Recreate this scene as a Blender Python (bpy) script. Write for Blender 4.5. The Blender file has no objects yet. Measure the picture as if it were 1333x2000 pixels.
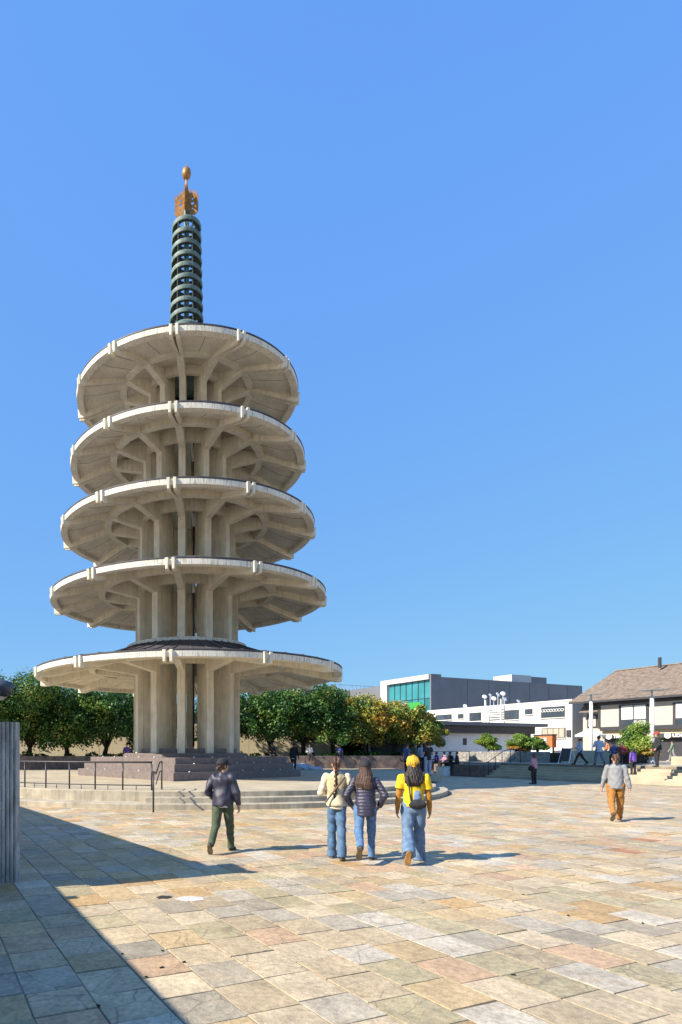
import bpy, bmesh, math, random
import numpy as np
from mathutils import Vector, Matrix

random.seed(7); np.random.seed(7)
scene = bpy.context.scene
COL = scene.collection
R = math.radians

# ------------------------------------------------------------------ camera
HC, FP, U0, VH = 1.76, 1149.0, 321.0, 1467.0     # eye height, focal length in px, principal point (1333x2000)
cam_d = bpy.data.cameras.new('camera'); cam = bpy.data.objects.new('camera', cam_d); COL.objects.link(cam)
cam.location = (0, 0, HC); cam.rotation_euler = (R(90), 0, 0)
cam_d.sensor_fit = 'AUTO'; cam_d.sensor_width = 36.0
cam_d.lens = FP / 2000 * 36
cam_d.shift_x = (666.5 - U0) / 2000; cam_d.shift_y = (VH - 1000) / 2000
cam_d.clip_start = 0.05; cam_d.clip_end = 3000
scene.camera = cam

# ------------------------------------------------------------------ light
SUN_EL = R(37.0)
SH = Vector((0.943, 0.333, 0)).normalized()       # the way shadows fall on the ground
world = bpy.data.worlds.new('World'); scene.world = world; world.use_nodes = True
wn, wl = world.node_tree.nodes, world.node_tree.links
sky = wn.new('ShaderNodeTexSky'); sky.sky_type = 'NISHITA'; sky.sun_disc = False
sky.sun_elevation = SUN_EL
sky.sun_rotation = math.atan2(-SH.x, -SH.y)
sky.altitude = 50; sky.air_density = 1.0; sky.dust_density = 0.0; sky.ozone_density = 6.0
sep = wn.new('ShaderNodeSeparateColor'); cmb = wn.new('ShaderNodeCombineColor'); wl.new(sky.outputs[0], sep.inputs[0])
for c, (gam, k) in enumerate(((0.40, 0.698), (0.30, 1.352), (0.01, 3.353))):    # tone response of the photograph's clear sky
    p = wn.new('ShaderNodeMath'); p.operation = 'POWER'; p.inputs[1].default_value = gam
    q = wn.new('ShaderNodeMath'); q.operation = 'MULTIPLY'; q.inputs[1].default_value = k
    wl.new(sep.outputs[c], p.inputs[0]); wl.new(p.outputs[0], q.inputs[0]); wl.new(q.outputs[0], cmb.inputs[c])
wl.new(cmb.outputs[0], wn['Background'].inputs['Color'])
wn['Background'].inputs['Strength'].default_value = 0.15
sun_d = bpy.data.lights.new('sun', 'SUN'); sun = bpy.data.objects.new('sun', sun_d); COL.objects.link(sun)
sun_d.energy = 4.9; sun_d.angle = R(0.53); sun_d.color = (1.0, 0.92, 0.79)
sun_dir = Vector((SH.x * math.cos(SUN_EL), SH.y * math.cos(SUN_EL), -math.sin(SUN_EL)))
sun.rotation_euler = sun_dir.to_track_quat('-Z', 'Y').to_euler(); sun.location = (-30, -20, 40)
scene.view_settings.view_transform = 'Standard'; scene.view_settings.look = 'None'
scene.view_settings.exposure = 0.85; scene.view_settings.gamma = 1.0
scene.view_settings.use_curve_mapping = False
scene.render.engine = 'CYCLES'
scene.cycles.max_bounces = 8; scene.cycles.diffuse_bounces = 5

# ------------------------------------------------------------------ places
NV = Vector((0.9252, 0.3795, 0)); UV = Vector((-0.3795, 0.9252, 0))   # the plaza's paving grid
GRID_ROT = math.atan2(NV.y, NV.x)
def G(n, t, z=0.0): return NV * n + UV * t + Vector((0, 0, z))
def gp(u, v, z=0.0):                        # ground point seen at a place of the photograph
    d = (HC - z) * FP / (v - VH); return Vector(((u - U0) / FP * d, d, z))
def at(u, v, d): return Vector(((u - U0) / FP * d, d, HC + (VH - v) / FP * d))
def onN(u, v, n):                           # (t, z) on a wall of constant n
    a = (u - U0) / FP; d = n / (NV.x * a + NV.y); return d * (UV.y + UV.x * a), HC + (VH - v) / FP * d
def nat(u, n): return onN(u, 1467, n)[0]
def onT(u, v, t):                           # (n, z) on a wall of constant t
    a = (u - U0) / FP; d = t / (UV.y + UV.x * a); return d * (NV.x * a + NV.y), HC + (VH - v) / FP * d

# ------------------------------------------------------------------ materials
MATS = {}
def mat(name, col, rough=0.8, var=0.12, scale=3.0, bump=0.0, bscale=40.0, metal=0.0, col2=None, streak=0.0, attr=None, spec=0.5, trans=0.0, stretch=(1, 1, 1), streak_col=(0.05, 0.05, 0.045), sscale=2.2):
    if name in MATS: return MATS[name]
    m = bpy.data.materials.new(name); m.use_nodes = True; MATS[name] = m
    nt = m.node_tree; N, L = nt.nodes, nt.links
    b = N['Principled BSDF']; b.inputs['Roughness'].default_value = rough; b.inputs['Metallic'].default_value = metal
    b.inputs['Specular IOR Level'].default_value = spec
    tc = N.new('ShaderNodeTexCoord'); mp = N.new('ShaderNodeMapping'); mp.inputs['Scale'].default_value = stretch
    L.new(tc.outputs['Object'], mp.inputs['Vector'])
    nz = N.new('ShaderNodeTexNoise'); nz.inputs['Scale'].default_value = scale; nz.inputs['Detail'].default_value = 6; nz.inputs['Roughness'].default_value = 0.62
    L.new(mp.outputs[0], nz.inputs['Vector'])
    mx = N.new('ShaderNodeMix'); mx.data_type = 'RGBA'
    if attr:
        at_ = N.new('ShaderNodeAttribute'); at_.attribute_name = attr
        src = at_.outputs['Color']
        mulA = N.new('ShaderNodeMix'); mulA.data_type = 'RGBA'; mulA.blend_type = 'MULTIPLY'; mulA.inputs[0].default_value = 1
        rp = N.new('ShaderNodeMapRange'); rp.inputs[1].default_value = 0.25; rp.inputs[2].default_value = 0.75
        rp.inputs[3].default_value = 1 - var * 1.6; rp.inputs[4].default_value = 1 + var
        L.new(nz.outputs[0], rp.inputs[0]); L.new(src, mulA.inputs[6]); L.new(rp.outputs[0], mulA.inputs[7])
        out = mulA.outputs[2]
    else:
        c = np.array(col[:3]); c2 = np.array(col2) if col2 else np.clip(c * (1 - 2.2 * var), 0, 1)
        c1 = np.clip(c * (1 + var), 0, 1)
        rp = N.new('ShaderNodeMapRange'); rp.inputs[1].default_value = 0.3; rp.inputs[2].default_value = 0.72
        L.new(nz.outputs[0], rp.inputs[0]); L.new(rp.outputs[0], mx.inputs[0])
        mx.inputs[6].default_value = (*c2, 1); mx.inputs[7].default_value = (*c1, 1)
        out = mx.outputs[2]
    if streak > 0:
        m2 = N.new('ShaderNodeMapping'); m2.inputs['Scale'].default_value = (2.6, 2.6, 0.22); L.new(tc.outputs['Object'], m2.inputs['Vector'])
        n2 = N.new('ShaderNodeTexNoise'); n2.inputs['Scale'].default_value = sscale; n2.inputs['Detail'].default_value = 7; n2.inputs['Roughness'].default_value = 0.7
        L.new(m2.outputs[0], n2.inputs['Vector'])
        r2 = N.new('ShaderNodeMapRange'); r2.inputs[1].default_value = 0.49; r2.inputs[2].default_value = 0.72; r2.inputs[3].default_value = 0; r2.inputs[4].default_value = streak
        L.new(n2.outputs[0], r2.inputs[0])
        m3 = N.new('ShaderNodeMix'); m3.data_type = 'RGBA'; L.new(r2.outputs[0], m3.inputs[0]); L.new(out, m3.inputs[6]); m3.inputs[7].default_value = (*streak_col, 1)
        out = m3.outputs[2]
    L.new(out, b.inputs['Base Color'])
    if bump > 0:
        n3 = N.new('ShaderNodeTexNoise'); n3.inputs['Scale'].default_value = bscale; n3.inputs['Detail'].default_value = 5
        L.new(tc.outputs['Object'], n3.inputs['Vector'])
        bp = N.new('ShaderNodeBump'); bp.inputs['Strength'].default_value = bump; bp.inputs['Distance'].default_value = 0.02
        L.new(n3.outputs[0], bp.inputs['Height']); L.new(bp.outputs[0], b.inputs['Normal'])
    if trans > 0:
        tr = N.new('ShaderNodeBsdfTranslucent'); L.new(out, tr.inputs['Color'])
        ms = N.new('ShaderNodeMixShader'); ms.inputs[0].default_value = trans
        L.new(b.outputs[0], ms.inputs[1]); L.new(tr.outputs[0], ms.inputs[2]); L.new(ms.outputs[0], N['Material Output'].inputs['Surface'])
    return m

M_CONC = mat('pagoda_concrete', (0.77, 0.705, 0.565), 0.85, 0.09, 1.3, 0.25, 25, streak=0.42, streak_col=(0.26, 0.225, 0.17), sscale=3)
M_RIM = mat('rim_concrete', (0.76, 0.71, 0.60), 0.8, 0.08, 1.6, 0.2, 30, streak=0.9, streak_col=(0.11, 0.105, 0.095), sscale=6.5)
M_JOINT = mat('dark_joint', (0.2, 0.17, 0.13), 0.9)
M_ROOFC = mat('roof_copper', (0.085, 0.075, 0.085), 0.6, 0.25, 2.5, 0.1, 20)
M_GRAN = mat('purple_granite', (0.185, 0.145, 0.132), 0.6, 0.14, 5, 0.1, 90)
M_PLAT = mat('platform_concrete', (0.46, 0.385, 0.27), 0.85, 0.13, 1.1, 0.2, 30)
M_STEP = mat('step_concrete', (0.45, 0.39, 0.29), 0.85, 0.16, 2.2, 0.25, 30, streak=0.6, streak_col=(0.13, 0.115, 0.085))
M_PATINA = mat('copper_patina', (0.14, 0.205, 0.18), 0.6, 0.3, 6, 0.15, 30)
M_DPATINA = mat('dark_patina', (0.035, 0.06, 0.055), 0.6, 0.3, 6)
M_BRONZE = mat('orange_bronze', (0.42, 0.20, 0.05), 0.5, 0.25, 6, metal=0.35)
M_RAIL = mat('dark_rail_metal', (0.05, 0.045, 0.045), 0.45, 0.1, 5, metal=0.4)
M_STUD_GLINT = mat('stud_glint_white', (0.8, 0.8, 0.78), 0.4, 0.05)  # metal knobs coloured white, their glint put into the base colour
M_MORTAR = mat('mortar', (0.34, 0.28, 0.20), 0.9, 0.1, 1.3, 0.2, 60, col2=(0.045, 0.035, 0.026))
M_FLUTE = mat('fluted_concrete', (0.58, 0.52, 0.45), 0.9, 0.25, 7, 0.6, 60, streak=0.7, stretch=(1, 1, 0.35), streak_col=(0.085, 0.062, 0.045), sscale=5)
M_TILE = mat('kawara_tile', (0.075, 0.085, 0.105), 0.35, 0.2, 8)
M_DWOOD = mat('dark_beam', (0.04, 0.035, 0.035), 0.7, 0.2, 5)
M_CREAM = mat('cream_wall', (0.62, 0.52, 0.33), 0.85, 0.07, 0.8, streak=0.15)
M_WHITE = mat('white_stucco', (0.72, 0.70, 0.66), 0.85, 0.05, 1.0, 0.1, 30, streak=0.12, streak_col=(0.3, 0.29, 0.27))
M_PANEL = mat('pale_panel', (0.82, 0.81, 0.80), 0.6, 0.04, 1.0)
M_GREY = mat('grey_metal_panel', (0.155, 0.165, 0.19), 0.55, 0.07, 0.5)
M_GREY2 = mat('light_grey_panel', (0.52, 0.50, 0.48), 0.6, 0.06, 0.7)
M_DARK = mat('dark_frame', (0.045, 0.043, 0.05), 0.5, 0.1, 3)
M_BEIGEB = mat('beige_block', (0.46, 0.40, 0.33), 0.9, 0.12, 2)
M_PINKST = mat('taupe_stucco', (0.48, 0.43, 0.38), 0.85, 0.05, 1.2)
M_SHING = mat('brown_shingle', (0.235, 0.18, 0.135), 0.9, 0.25, 3, 0.3, 20)
M_BARK = mat('bark', (0.055, 0.042, 0.032), 0.95, 0.3, 8, 0.6, 30)
M_REDGR = mat('planter_granite', (0.20, 0.15, 0.13), 0.7, 0.25, 3)
M_ROCK = mat('rough_stone', (0.33, 0.31, 0.28), 0.95, 0.3, 6, 0.5, 12)
M_SOIL = mat('soil', (0.06, 0.045, 0.03), 0.95, 0.3, 6)
M_LAMP = mat('white_paint', (0.78, 0.76, 0.72), 0.4, 0.04)
M_GLASSD = mat('window_glass_dark', (0.05, 0.06, 0.075), 0.08, 0.3, 0.6, spec=0.9)
M_CURT = mat('curtain', (0.66, 0.66, 0.64), 0.8, 0.12, 9, stretch=(1, 1, 0.05))
M_CURTP = mat('beige_curtain', (0.5, 0.42, 0.33), 0.8, 0.2, 9, stretch=(1, 1, 0.05))
M_TEAL = mat('teal_glass', (0.02, 0.17, 0.175), 0.06, 0.12, 0.35, spec=0.9)
M_TEALL = mat('pale_teal_glass', (0.045, 0.24, 0.27), 0.08, 0.12, 0.3, spec=0.9)
M_DTEAL = mat('dark_teal_glass', (0.012, 0.06, 0.075), 0.05, 0.3, 0.4, spec=0.9)
M_ROAD = mat('terrace_concrete', (0.43, 0.37, 0.28), 0.88, 0.12, 0.8)
M_DIRT = mat('dark_debris', (0.035, 0.028, 0.02), 0.9, 0.3, 30)
M_PATCH = mat('pale_patch', (0.58, 0.53, 0.47), 0.9, 0.1, 10)
M_SIGNW = mat('sign_white', (0.8, 0.8, 0.78), 0.6, 0.03)
M_SIGNK = mat('sign_dark', (0.05, 0.045, 0.043), 0.6, 0.1)
M_ORANGE = mat('orange_board', (0.55, 0.16, 0.05), 0.7, 0.1)
M_GREEN = mat('green_panel', (0.04, 0.30, 0.05), 0.5, 0.05)
M_STEEL = mat('galvanised', (0.55, 0.56, 0.58), 0.45, 0.1, 4, metal=0.3)

def stone_mat():
    m = mat('paving_stone', (0, 0, 0), 0.62, 0.2, 4.2, 0.22, 55, attr='tint')
    nt = m.node_tree; N, L = nt.nodes, nt.links; b = N['Principled BSDF']
    src = b.inputs['Base Color'].links[0].from_socket
    tc = [n for n in N if n.type == 'TEX_COORD'][0]
    # rusty blooms and fine dark pits, as on weathered quartzite
    atn = [n for n in N if n.type == 'ATTRIBUTE'][0]; wm = N.new('ShaderNodeMath'); wm.operation = 'MULTIPLY'; wm.inputs[1].default_value = 90; L.new(atn.outputs['Alpha'], wm.inputs[0])
    for q in [n for n in N if n.type == 'TEX_NOISE'][:1]: q.noise_dimensions = '4D'; L.new(wm.outputs[0], q.inputs['W'])
    n1 = N.new('ShaderNodeTexNoise'); n1.noise_dimensions = '4D'; L.new(wm.outputs[0], n1.inputs['W']); n1.inputs['Scale'].default_value = 2.6; n1.inputs['Detail'].default_value = 9; n1.inputs['Roughness'].default_value = 0.72; n1.inputs['Distortion'].default_value = 0.8
    L.new(tc.outputs['Object'], n1.inputs['Vector'])
    r1 = N.new('ShaderNodeMapRange'); r1.inputs[1].default_value = 0.54; r1.inputs[2].default_value = 0.72; r1.inputs[4].default_value = 0.5
    L.new(n1.outputs[0], r1.inputs[0])
    m1 = N.new('ShaderNodeMix'); m1.data_type = 'RGBA'; L.new(r1.outputs[0], m1.inputs[0]); L.new(src, m1.inputs[6]); m1.inputs[7].default_value = (0.50, 0.31, 0.13, 1)
    n2 = N.new('ShaderNodeTexNoise'); n2.noise_dimensions = '4D'; L.new(wm.outputs[0], n2.inputs['W']); n2.inputs['Scale'].default_value = 21; n2.inputs['Detail'].default_value = 6; n2.inputs['Roughness'].default_value = 0.75
    L.new(tc.outputs['Object'], n2.inputs['Vector'])
    r2 = N.new('ShaderNodeMapRange'); r2.inputs[1].default_value = 0.36; r2.inputs[2].default_value = 0.62; r2.inputs[3].default_value = 0.66; r2.inputs[4].default_value = 1.12
    L.new(n2.outputs[0], r2.inputs[0])
    m2 = N.new('ShaderNodeMix'); m2.data_type = 'RGBA'; m2.blend_type = 'MULTIPLY'; m2.inputs[0].default_value = 1
    L.new(m1.outputs[2], m2.inputs[6]); L.new(r2.outputs[0], m2.inputs[7])
    n3 = N.new('ShaderNodeTexNoise'); n3.inputs['Scale'].default_value = 0.33; n3.inputs['Detail'].default_value = 4
    L.new(tc.outputs['Object'], n3.inputs['Vector'])
    r3 = N.new('ShaderNodeMapRange'); r3.inputs[1].default_value = 0.3; r3.inputs[2].default_value = 0.7; r3.inputs[3].default_value = 0.86; r3.inputs[4].default_value = 1.1
    L.new(n3.outputs[0], r3.inputs[0])
    m3 = N.new('ShaderNodeMix'); m3.data_type = 'RGBA'; m3.blend_type = 'MULTIPLY'; m3.inputs[0].default_value = 1
    L.new(m2.outputs[2], m3.inputs[6]); L.new(r3.outputs[0], m3.inputs[7])
    vo = N.new('ShaderNodeTexVoronoi'); vo.voronoi_dimensions = '4D'; vo.feature = 'DISTANCE_TO_EDGE'; vo.inputs['Scale'].default_value = 2.6; L.new(wm.outputs[0], vo.inputs['W'])
    ad = N.new('ShaderNodeVectorMath'); ad.operation = 'MULTIPLY_ADD'; L.new(n1.outputs['Color'], ad.inputs[0]); ad.inputs[1].default_value = (.12, .12, .12); L.new(tc.outputs['Object'], ad.inputs[2]); L.new(ad.outputs[0], vo.inputs['Vector'])
    r4 = N.new('ShaderNodeMapRange'); r4.inputs[1].default_value = 0.004; r4.inputs[2].default_value = 0.016; r4.inputs[3].default_value = 0.5; r4.inputs[4].default_value = 0.0; L.new(vo.outputs['Distance'], r4.inputs[0])
    gt = N.new('ShaderNodeMath'); gt.operation = 'GREATER_THAN'; gt.inputs[1].default_value = 0.78; L.new(atn.outputs['Alpha'], gt.inputs[0])
    mm = N.new('ShaderNodeMath'); mm.operation = 'MULTIPLY'; L.new(r4.outputs[0], mm.inputs[0]); L.new(gt.outputs[0], mm.inputs[1])
    m4 = N.new('ShaderNodeMix'); m4.data_type = 'RGBA'; L.new(mm.outputs[0], m4.inputs[0]); L.new(m3.outputs[2], m4.inputs[6]); m4.inputs[7].default_value = (0.13, 0.10, 0.07, 1)
    L.new(m4.outputs[2], b.inputs['Base Color'])
    return m
M_STONE = stone_mat()
M_LEAF = mat('tree_leaf', (0, 0, 0), 0.5, 0.1, 3, attr='tint', trans=0.3)

# ------------------------------------------------------------------ mesh helpers
class MB:
    def __init__(s): s.v = []; s.f = []; s.c = []
    def face(s, *p, c=None):
        i = len(s.v); s.v += [tuple(q) for q in p]; s.f.append(tuple(range(i, i + len(p)))); s.c.append(c)
    def hexa(s, p):                       # p: bottom 4 (ccw from above) then top 4
        i = len(s.v); s.v += [tuple(q) for q in p]
        for f in ((3, 2, 1, 0), (4, 5, 6, 7), (0, 1, 5, 4), (1, 2, 6, 5), (2, 3, 7, 6), (3, 0, 4, 7)):
            s.f.append(tuple(i + k for k in f))
    def box(s, x0, x1, y0, y1, z0, z1):
        s.hexa([(x0, y0, z0), (x1, y0, z0), (x1, y1, z0), (x0, y1, z0), (x0, y0, z1), (x1, y0, z1), (x1, y1, z1), (x0, y1, z1)])
    def gbox(s, n0, n1, t0, t1, z0, z1):  # a box along the paving grid
        s.hexa([G(n0, t0, z0), G(n1, t0, z0), G(n1, t1, z0), G(n0, t1, z0), G(n0, t0, z1), G(n1, t0, z1), G(n1, t1, z1), G(n0, t1, z1)])
    def prism(s, poly, z0, z1):
        i = len(s.v); n = len(poly)
        s.v += [(p[0], p[1], z0) for p in poly] + [(p[0], p[1], z1) for p in poly]
        s.f.append(tuple(i + k for k in reversed(range(n)))); s.f.append(tuple(i + n + k for k in range(n)))
        for k in range(n): q = (k + 1) % n; s.f.append((i + k, i + q, i + n + q, i + n + k))
    def lathe(s, prof, cx=0, cy=0, seg=64, a0=0, a1=2 * math.pi, closed=True):
        full = abs(a1 - a0 - 2 * math.pi) < 1e-6; i = len(s.v); m = len(prof); cnt = seg if full else seg + 1
        for k in range(cnt):
            a = a0 + (a1 - a0) * k / seg
            for r, z in prof: s.v.append((cx + r * math.cos(a), cy + r * math.sin(a), z))
        for k in range(seg):
            k2 = (k + 1) % cnt
            for j in range(m if closed else m - 1):
                j2 = (j + 1) % m
                s.f.append((i + k * m + j, i + k2 * m + j, i + k2 * m + j2, i + k * m + j2))
        if not full and closed:
            s.f.append(tuple(i + j for j in range(m))); s.f.append(tuple(i + (cnt - 1) * m + j for j in reversed(range(m))))
    def tube(s, pts, rad, seg=8, cap=True):
        pts = [Vector(p) for p in pts]; rad = rad if isinstance(rad, (list, tuple)) else [rad] * len(pts); i = len(s.v)
        ref = None
        for k, p in enumerate(pts):
            d = (pts[min(k + 1, len(pts) - 1)] - pts[max(k - 1, 0)]).normalized()
            if ref is None: ref = Vector((1, 0, 0)) if abs(d.x) < 0.9 else Vector((0, 1, 0))
            a = (ref - d * ref.dot(d)).normalized(); b = d.cross(a); ref = a
            for q in range(seg):
                an = 2 * math.pi * q / seg; s.v.append(tuple(p + (a * math.cos(an) + b * math.sin(an)) * rad[k]))
        for k in range(len(pts) - 1):
            for q in range(seg):
                q2 = (q + 1) % seg; s.f.append((i + k * seg + q, i + k * seg + q2, i + (k + 1) * seg + q2, i + (k + 1) * seg + q))
        if cap:
            s.f.append(tuple(i + q for q in reversed(range(seg)))); s.f.append(tuple(i + (len(pts) - 1) * seg + q for q in range(seg)))
    def mesh(s, name, m, smooth=False, origin=None):
        me = bpy.data.meshes.new(name)
        vs = s.v if origin is None else [(a - origin[0], b - origin[1], c - origin[2]) for a, b, c in s.v]
        me.from_pydata(vs, [], s.f)
        bm = bmesh.new(); bm.from_mesh(me); bmesh.ops.recalc_face_normals(bm, faces=bm.faces); bm.to_mesh(me); bm.free()
        if m: me.materials.append(m)
        if smooth: me.polygons.foreach_set('use_smooth', [True] * len(me.polygons))
        return me
    def obj(s, name, m, parent=None, smooth=False, bevel=0.0, loc=None):
        o = link(name, s.mesh(name, m, smooth, loc), parent)
        if loc is not None: o.location = loc
        if bevel: bv = o.modifiers.new('bevel', 'BEVEL'); bv.width = bevel; bv.segments = 2; bv.limit_method = 'ANGLE'
        return o
def link(name, data, parent=None):
    o = bpy.data.objects.new(name, data); COL.objects.link(o)
    if parent is not None: o.parent = parent
    return o
def thing(name, label, cat, loc=(0, 0, 0), rz=0.0, group=None):
    o = bpy.data.objects.new(name, None); COL.objects.link(o); o.location = loc; o.rotation_euler = (0, 0, rz); o.empty_display_size = 0.2
    return tag(o, label, cat, group)
def tag(o, label, cat, group=None):
    o['label'] = label; o['category'] = cat
    if group: o['group'] = group
    return o
def structure(o): o['kind'] = 'structure'; return o
def stuff(o): o['kind'] = 'stuff'; return o
def auto_smooth(o, ang=35):
    me = o.data; me.polygons.foreach_set('use_smooth', [True] * len(me.polygons)); me.set_sharp_from_angle(angle=R(ang)); return o

# ================================================================== the ground
GX0, GX1 = -9.0, 34.95         # n-range of the plaza, its right edge is the stair foot
b = MB(); b.face((-1500, -1500, -0.06), (1500, -1500, -0.06), (1500, 1500, -0.06), (-1500, 1500, -0.06))
ground = structure(b.obj('ground', M_ROAD))
b = MB(); b.gbox(GX0, GX1 + .03, -12, 60, -0.05, -0.006)
plaza = structure(b.obj('plaza', M_MORTAR))
PAG = Vector((1.14, 30.0, 0))
PAL = [((.60, .455, .26), 5), ((.55, .445, .295), 6), ((.47, .405, .305), 2.2), ((.52, .465, .37), 2.2), ((.515, .445, .28), 2.4), ((.63, .52, .36), 4.5), ((.57, .385, .185), 1.2), ((.60, .42, .27), 3), ((.47, .24, .12), .12), ((.42, .375, .29), .7), ((.62, .56, .46), 2)]
PW = np.array([p[1] for p in PAL]); PW = PW / PW.sum()
def stone_geo(n0, n1, t0, t1, z, rng):
    j = 0.0062; bv = 0.0025
    q = [(n0 + j, t0 + j), (n1 - j, t0 + j), (n1 - j, t1 - j), (n0 + j, t1 - j)]
    q = [(a + rng.uniform(-.004, .004), c + rng.uniform(-.004, .004)) for a, c in q]
    zz = [z + rng.uniform(-.0025, .0025) for _ in range(4)]
    cx = sum(a for a, _ in q) / 4; cy = sum(c for _, c in q) / 4
    lo = [G(a, c, -0.02) for a, c in q]; md = [G(a, c, zz[k] - 0.002) for k, (a, c) in enumerate(q)]
    tp = [G(a + math.copysign(bv, cx - a), c + math.copysign(bv, cy - c), zz[k]) for k, (a, c) in enumerate(q)]
    return lo + md + tp
SF = [(8, 9, 10, 11), (4, 5, 9, 8), (5, 6, 10, 9), (6, 7, 11, 10), (7, 4, 8, 11), (0, 1, 5, 4), (1, 2, 6, 5), (2, 3, 7, 6), (3, 0, 4, 7)]
rng = random.Random(11); cand = []
W = 0.44; ncol = int((GX1 - GX0) / W)
for i in range(ncol):
    n0 = GX0 + i * W; n1 = n0 + W; t = -1.5 + rng.uniform(0, .5)
    while t < 46:
        ln = rng.choice((.40, .44, .46, .46, .48, .52)); c = G(n0 + W / 2, t + ln / 2)
        vis = c.y > 2.9 and -0.34 * c.y - .6 < c.x < 0.92 * c.y + .6 and (c - PAG).length > 12.2
        if vis: cand.append((c.y * c.y * (1 + (c.x / c.y) ** 2) if True else 0, n0, n1, t, t + ln))
        t += ln
def inframe(n0, n1, t0, t1):
    k = 0
    for a, c in ((n0, t0), (n1, t0), (n1, t1), (n0, t1), ((n0 + n1) / 2, (t0 + t1) / 2)):
        p = G(a, c)
        if p.y > .5:
            u = U0 + FP * p.x / p.y; v = VH + FP * HC / p.y
            if 0 <= u <= 1333 and v <= 2000: k += 1
    return k
cand.sort(key=lambda s: s[0])
def stone_tint(rng):
    c = np.array(PAL[rng.choices(range(len(PAL)), PW)[0]][0]); c = c * np.array([1.02, .97, .89]) * rng.uniform(.82, 1.01)
    return (*np.clip(c, 0, 1), rng.random())
def tint_mesh(me, cols):
    a = me.color_attributes.new('tint', 'FLOAT_COLOR', 'POINT'); a.data.foreach_set('color', np.array(cols, dtype=np.float32).ravel())
bigV, bigF, bigC = [], [], []; single = 0
for _, n0, n1, t0, t1 in cand:
    z = rng.uniform(-.002, .003); v = stone_geo(n0, n1, t0, t1, z, rng); tc = stone_tint(rng)
    if single < 300 and inframe(n0, n1, t0, t1) >= 2:
        me = bpy.data.meshes.new('paving_stone'); c = G((n0 + n1) / 2, (t0 + t1) / 2)
        me.from_pydata([tuple(p) for p in v], [], SF); me.materials.append(M_STONE); tint_mesh(me, [tc] * 12)
        link('paving_stone', me, plaza); single += 1
    else:
        k = len(bigV); bigV += [tuple(p) for p in v]; bigF += [tuple(k + q for q in f) for f in SF]; bigC += [tc] * 12
me = bpy.data.meshes.new('paving'); me.from_pydata(bigV, [], bigF); me.materials.append(M_STONE); tint_mesh(me, bigC)
stuff(link('paving', me, plaza))
# upper terrace, its stairs, the street beyond
TZ = 0.95
STN = 35.0
b = MB(); b.gbox(36.65, 400, -160, 420, -0.05, TZ)
structure(b.obj('upper_terrace', M_ROAD))
st = thing('stairs', 'wide concrete stairs from the plaza up to the street level', 'stairs')
t_l = 28.4
for k in range(6):
    b = MB(); b.gbox(STN + k * .33, 36.63 if k < 5 else 36.66 + .3, -20, t_l, -0.01, TZ / 6 * (k + 1) + (0.004 if k == 5 else 0))
    b.obj('step', M_PLAT, st, bevel=.012)
# ================================================================== round platform
def ring_prof(r1, z0, z1): return [(0.01, z0), (r1, z0), (r1, z1), (0.01, z1)]
plat = structure(link('round_platform', None))
SR = [(11.95, .165), (11.5, .33), (11.08, .50)]; PC = Vector((1.0, 29.55, 0))
A_ST = math.atan2(-1, -.098)                        # the stair flank at the handrail
def ang_at(u): return None
for k, (r, z) in enumerate(SR):
    b = MB()
    if k == 1: b.lathe([(10, .10), (r, .10), (r, z), (10, z)], PC.x, PC.y, 120, R(-98), R(60))
    else: b.lathe(ring_prof(r, -0.02 if k == 0 else .1, z), PC.x, PC.y, 180)
    o = b.obj('step' if k < 2 else 'deck', M_STEP if k < 2 else M_PLAT, plat); auto_smooth(o, 30)
    bv = o.modifiers.new('bevel', 'BEVEL'); bv.width = .015; bv.segments = 2; bv.limit_method = 'ANGLE'
o = None
b = MB(); b.lathe([(11.06, .15), (11.10, .15), (11.10, .485), (11.06, .485)], PC.x, PC.y, 160); auto_smooth(b.obj('riser', M_STEP, plat), 30)
# back terrace at the platform's level, reaching the planters
b = MB(); b.prism([(-22, 31), (-9, 30), (12, 30), (15.5, 33), (17.0, 46), (-25, 46)], 0.1, 0.496)
structure(b.obj('back_terrace', M_PLAT))

# ================================================================== the pagoda
pag = thing('pagoda', 'five tiered concrete pagoda with round roofs and a ringed copper spire', 'pagoda', tuple(PAG))
TH0 = -0.1325
DZ = 0.5
def pol(r, th, z): return Vector((r * math.sin(th), -r * math.cos(th), z))     # local to the pagoda; th from the camera side
TIER = [  # R, rim top z, column radius below, knee radius, knee z rel, capital z rel
    (7.58, 5.60, 2.70, 4.80, .13, -.10), (6.83, 9.35, 2.61, 4.30, .19, -.08), (6.31, 12.75, 2.47, 3.98, .24, -.02),
    (5.84, 16.08, 2.28, 3.70, .24, -.02), (5.535, 19.48, 2.02, 3.20, .30, -.06)]
FLOOR = 1.66
# square stepped base, its corner under the front rib
for k, (rc, z0, z1) in enumerate([(5.70, .44, .86), (5.36, .82, 1.20), (5.02, 1.16, 1.47)]):
    b = MB(); b.prism([pol(rc, TH0 + i * math.pi / 2, 0) for i in range(4)][::-1], z0, z1)
    base = b.obj('base_step', M_GRAN, pag, bevel=.015)
    for i in (3, 0):
        p0 = pol(rc - .12, TH0 + i * math.pi / 2, z1); p1 = pol(rc - .12, TH0 + (i + 1) * math.pi / 2, z1)
        for q in range(5):
            c = p0.lerp(p1, (q + .6 + .25 * math.sin(7 * q + k)) / 5.6)
            s = MB(); s.lathe([(.0, z1), (.034, z1), (.034, z1 + .025), (.022, z1 + .04), (0, z1 + .045)], c.x, c.y, 8, closed=False); s.obj('stud', M_STUD_GLINT, base, True)
b = MB(); b.lathe([(0.01, 1.44), (3.22, 1.44), (3.22, 1.60), (3.12, FLOOR), (0.01, FLOOR)], 0, 0, 12, TH0 - math.pi / 2 + math.pi / 12, TH0 - math.pi / 2 + math.pi / 12 + 2 * math.pi)
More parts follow.
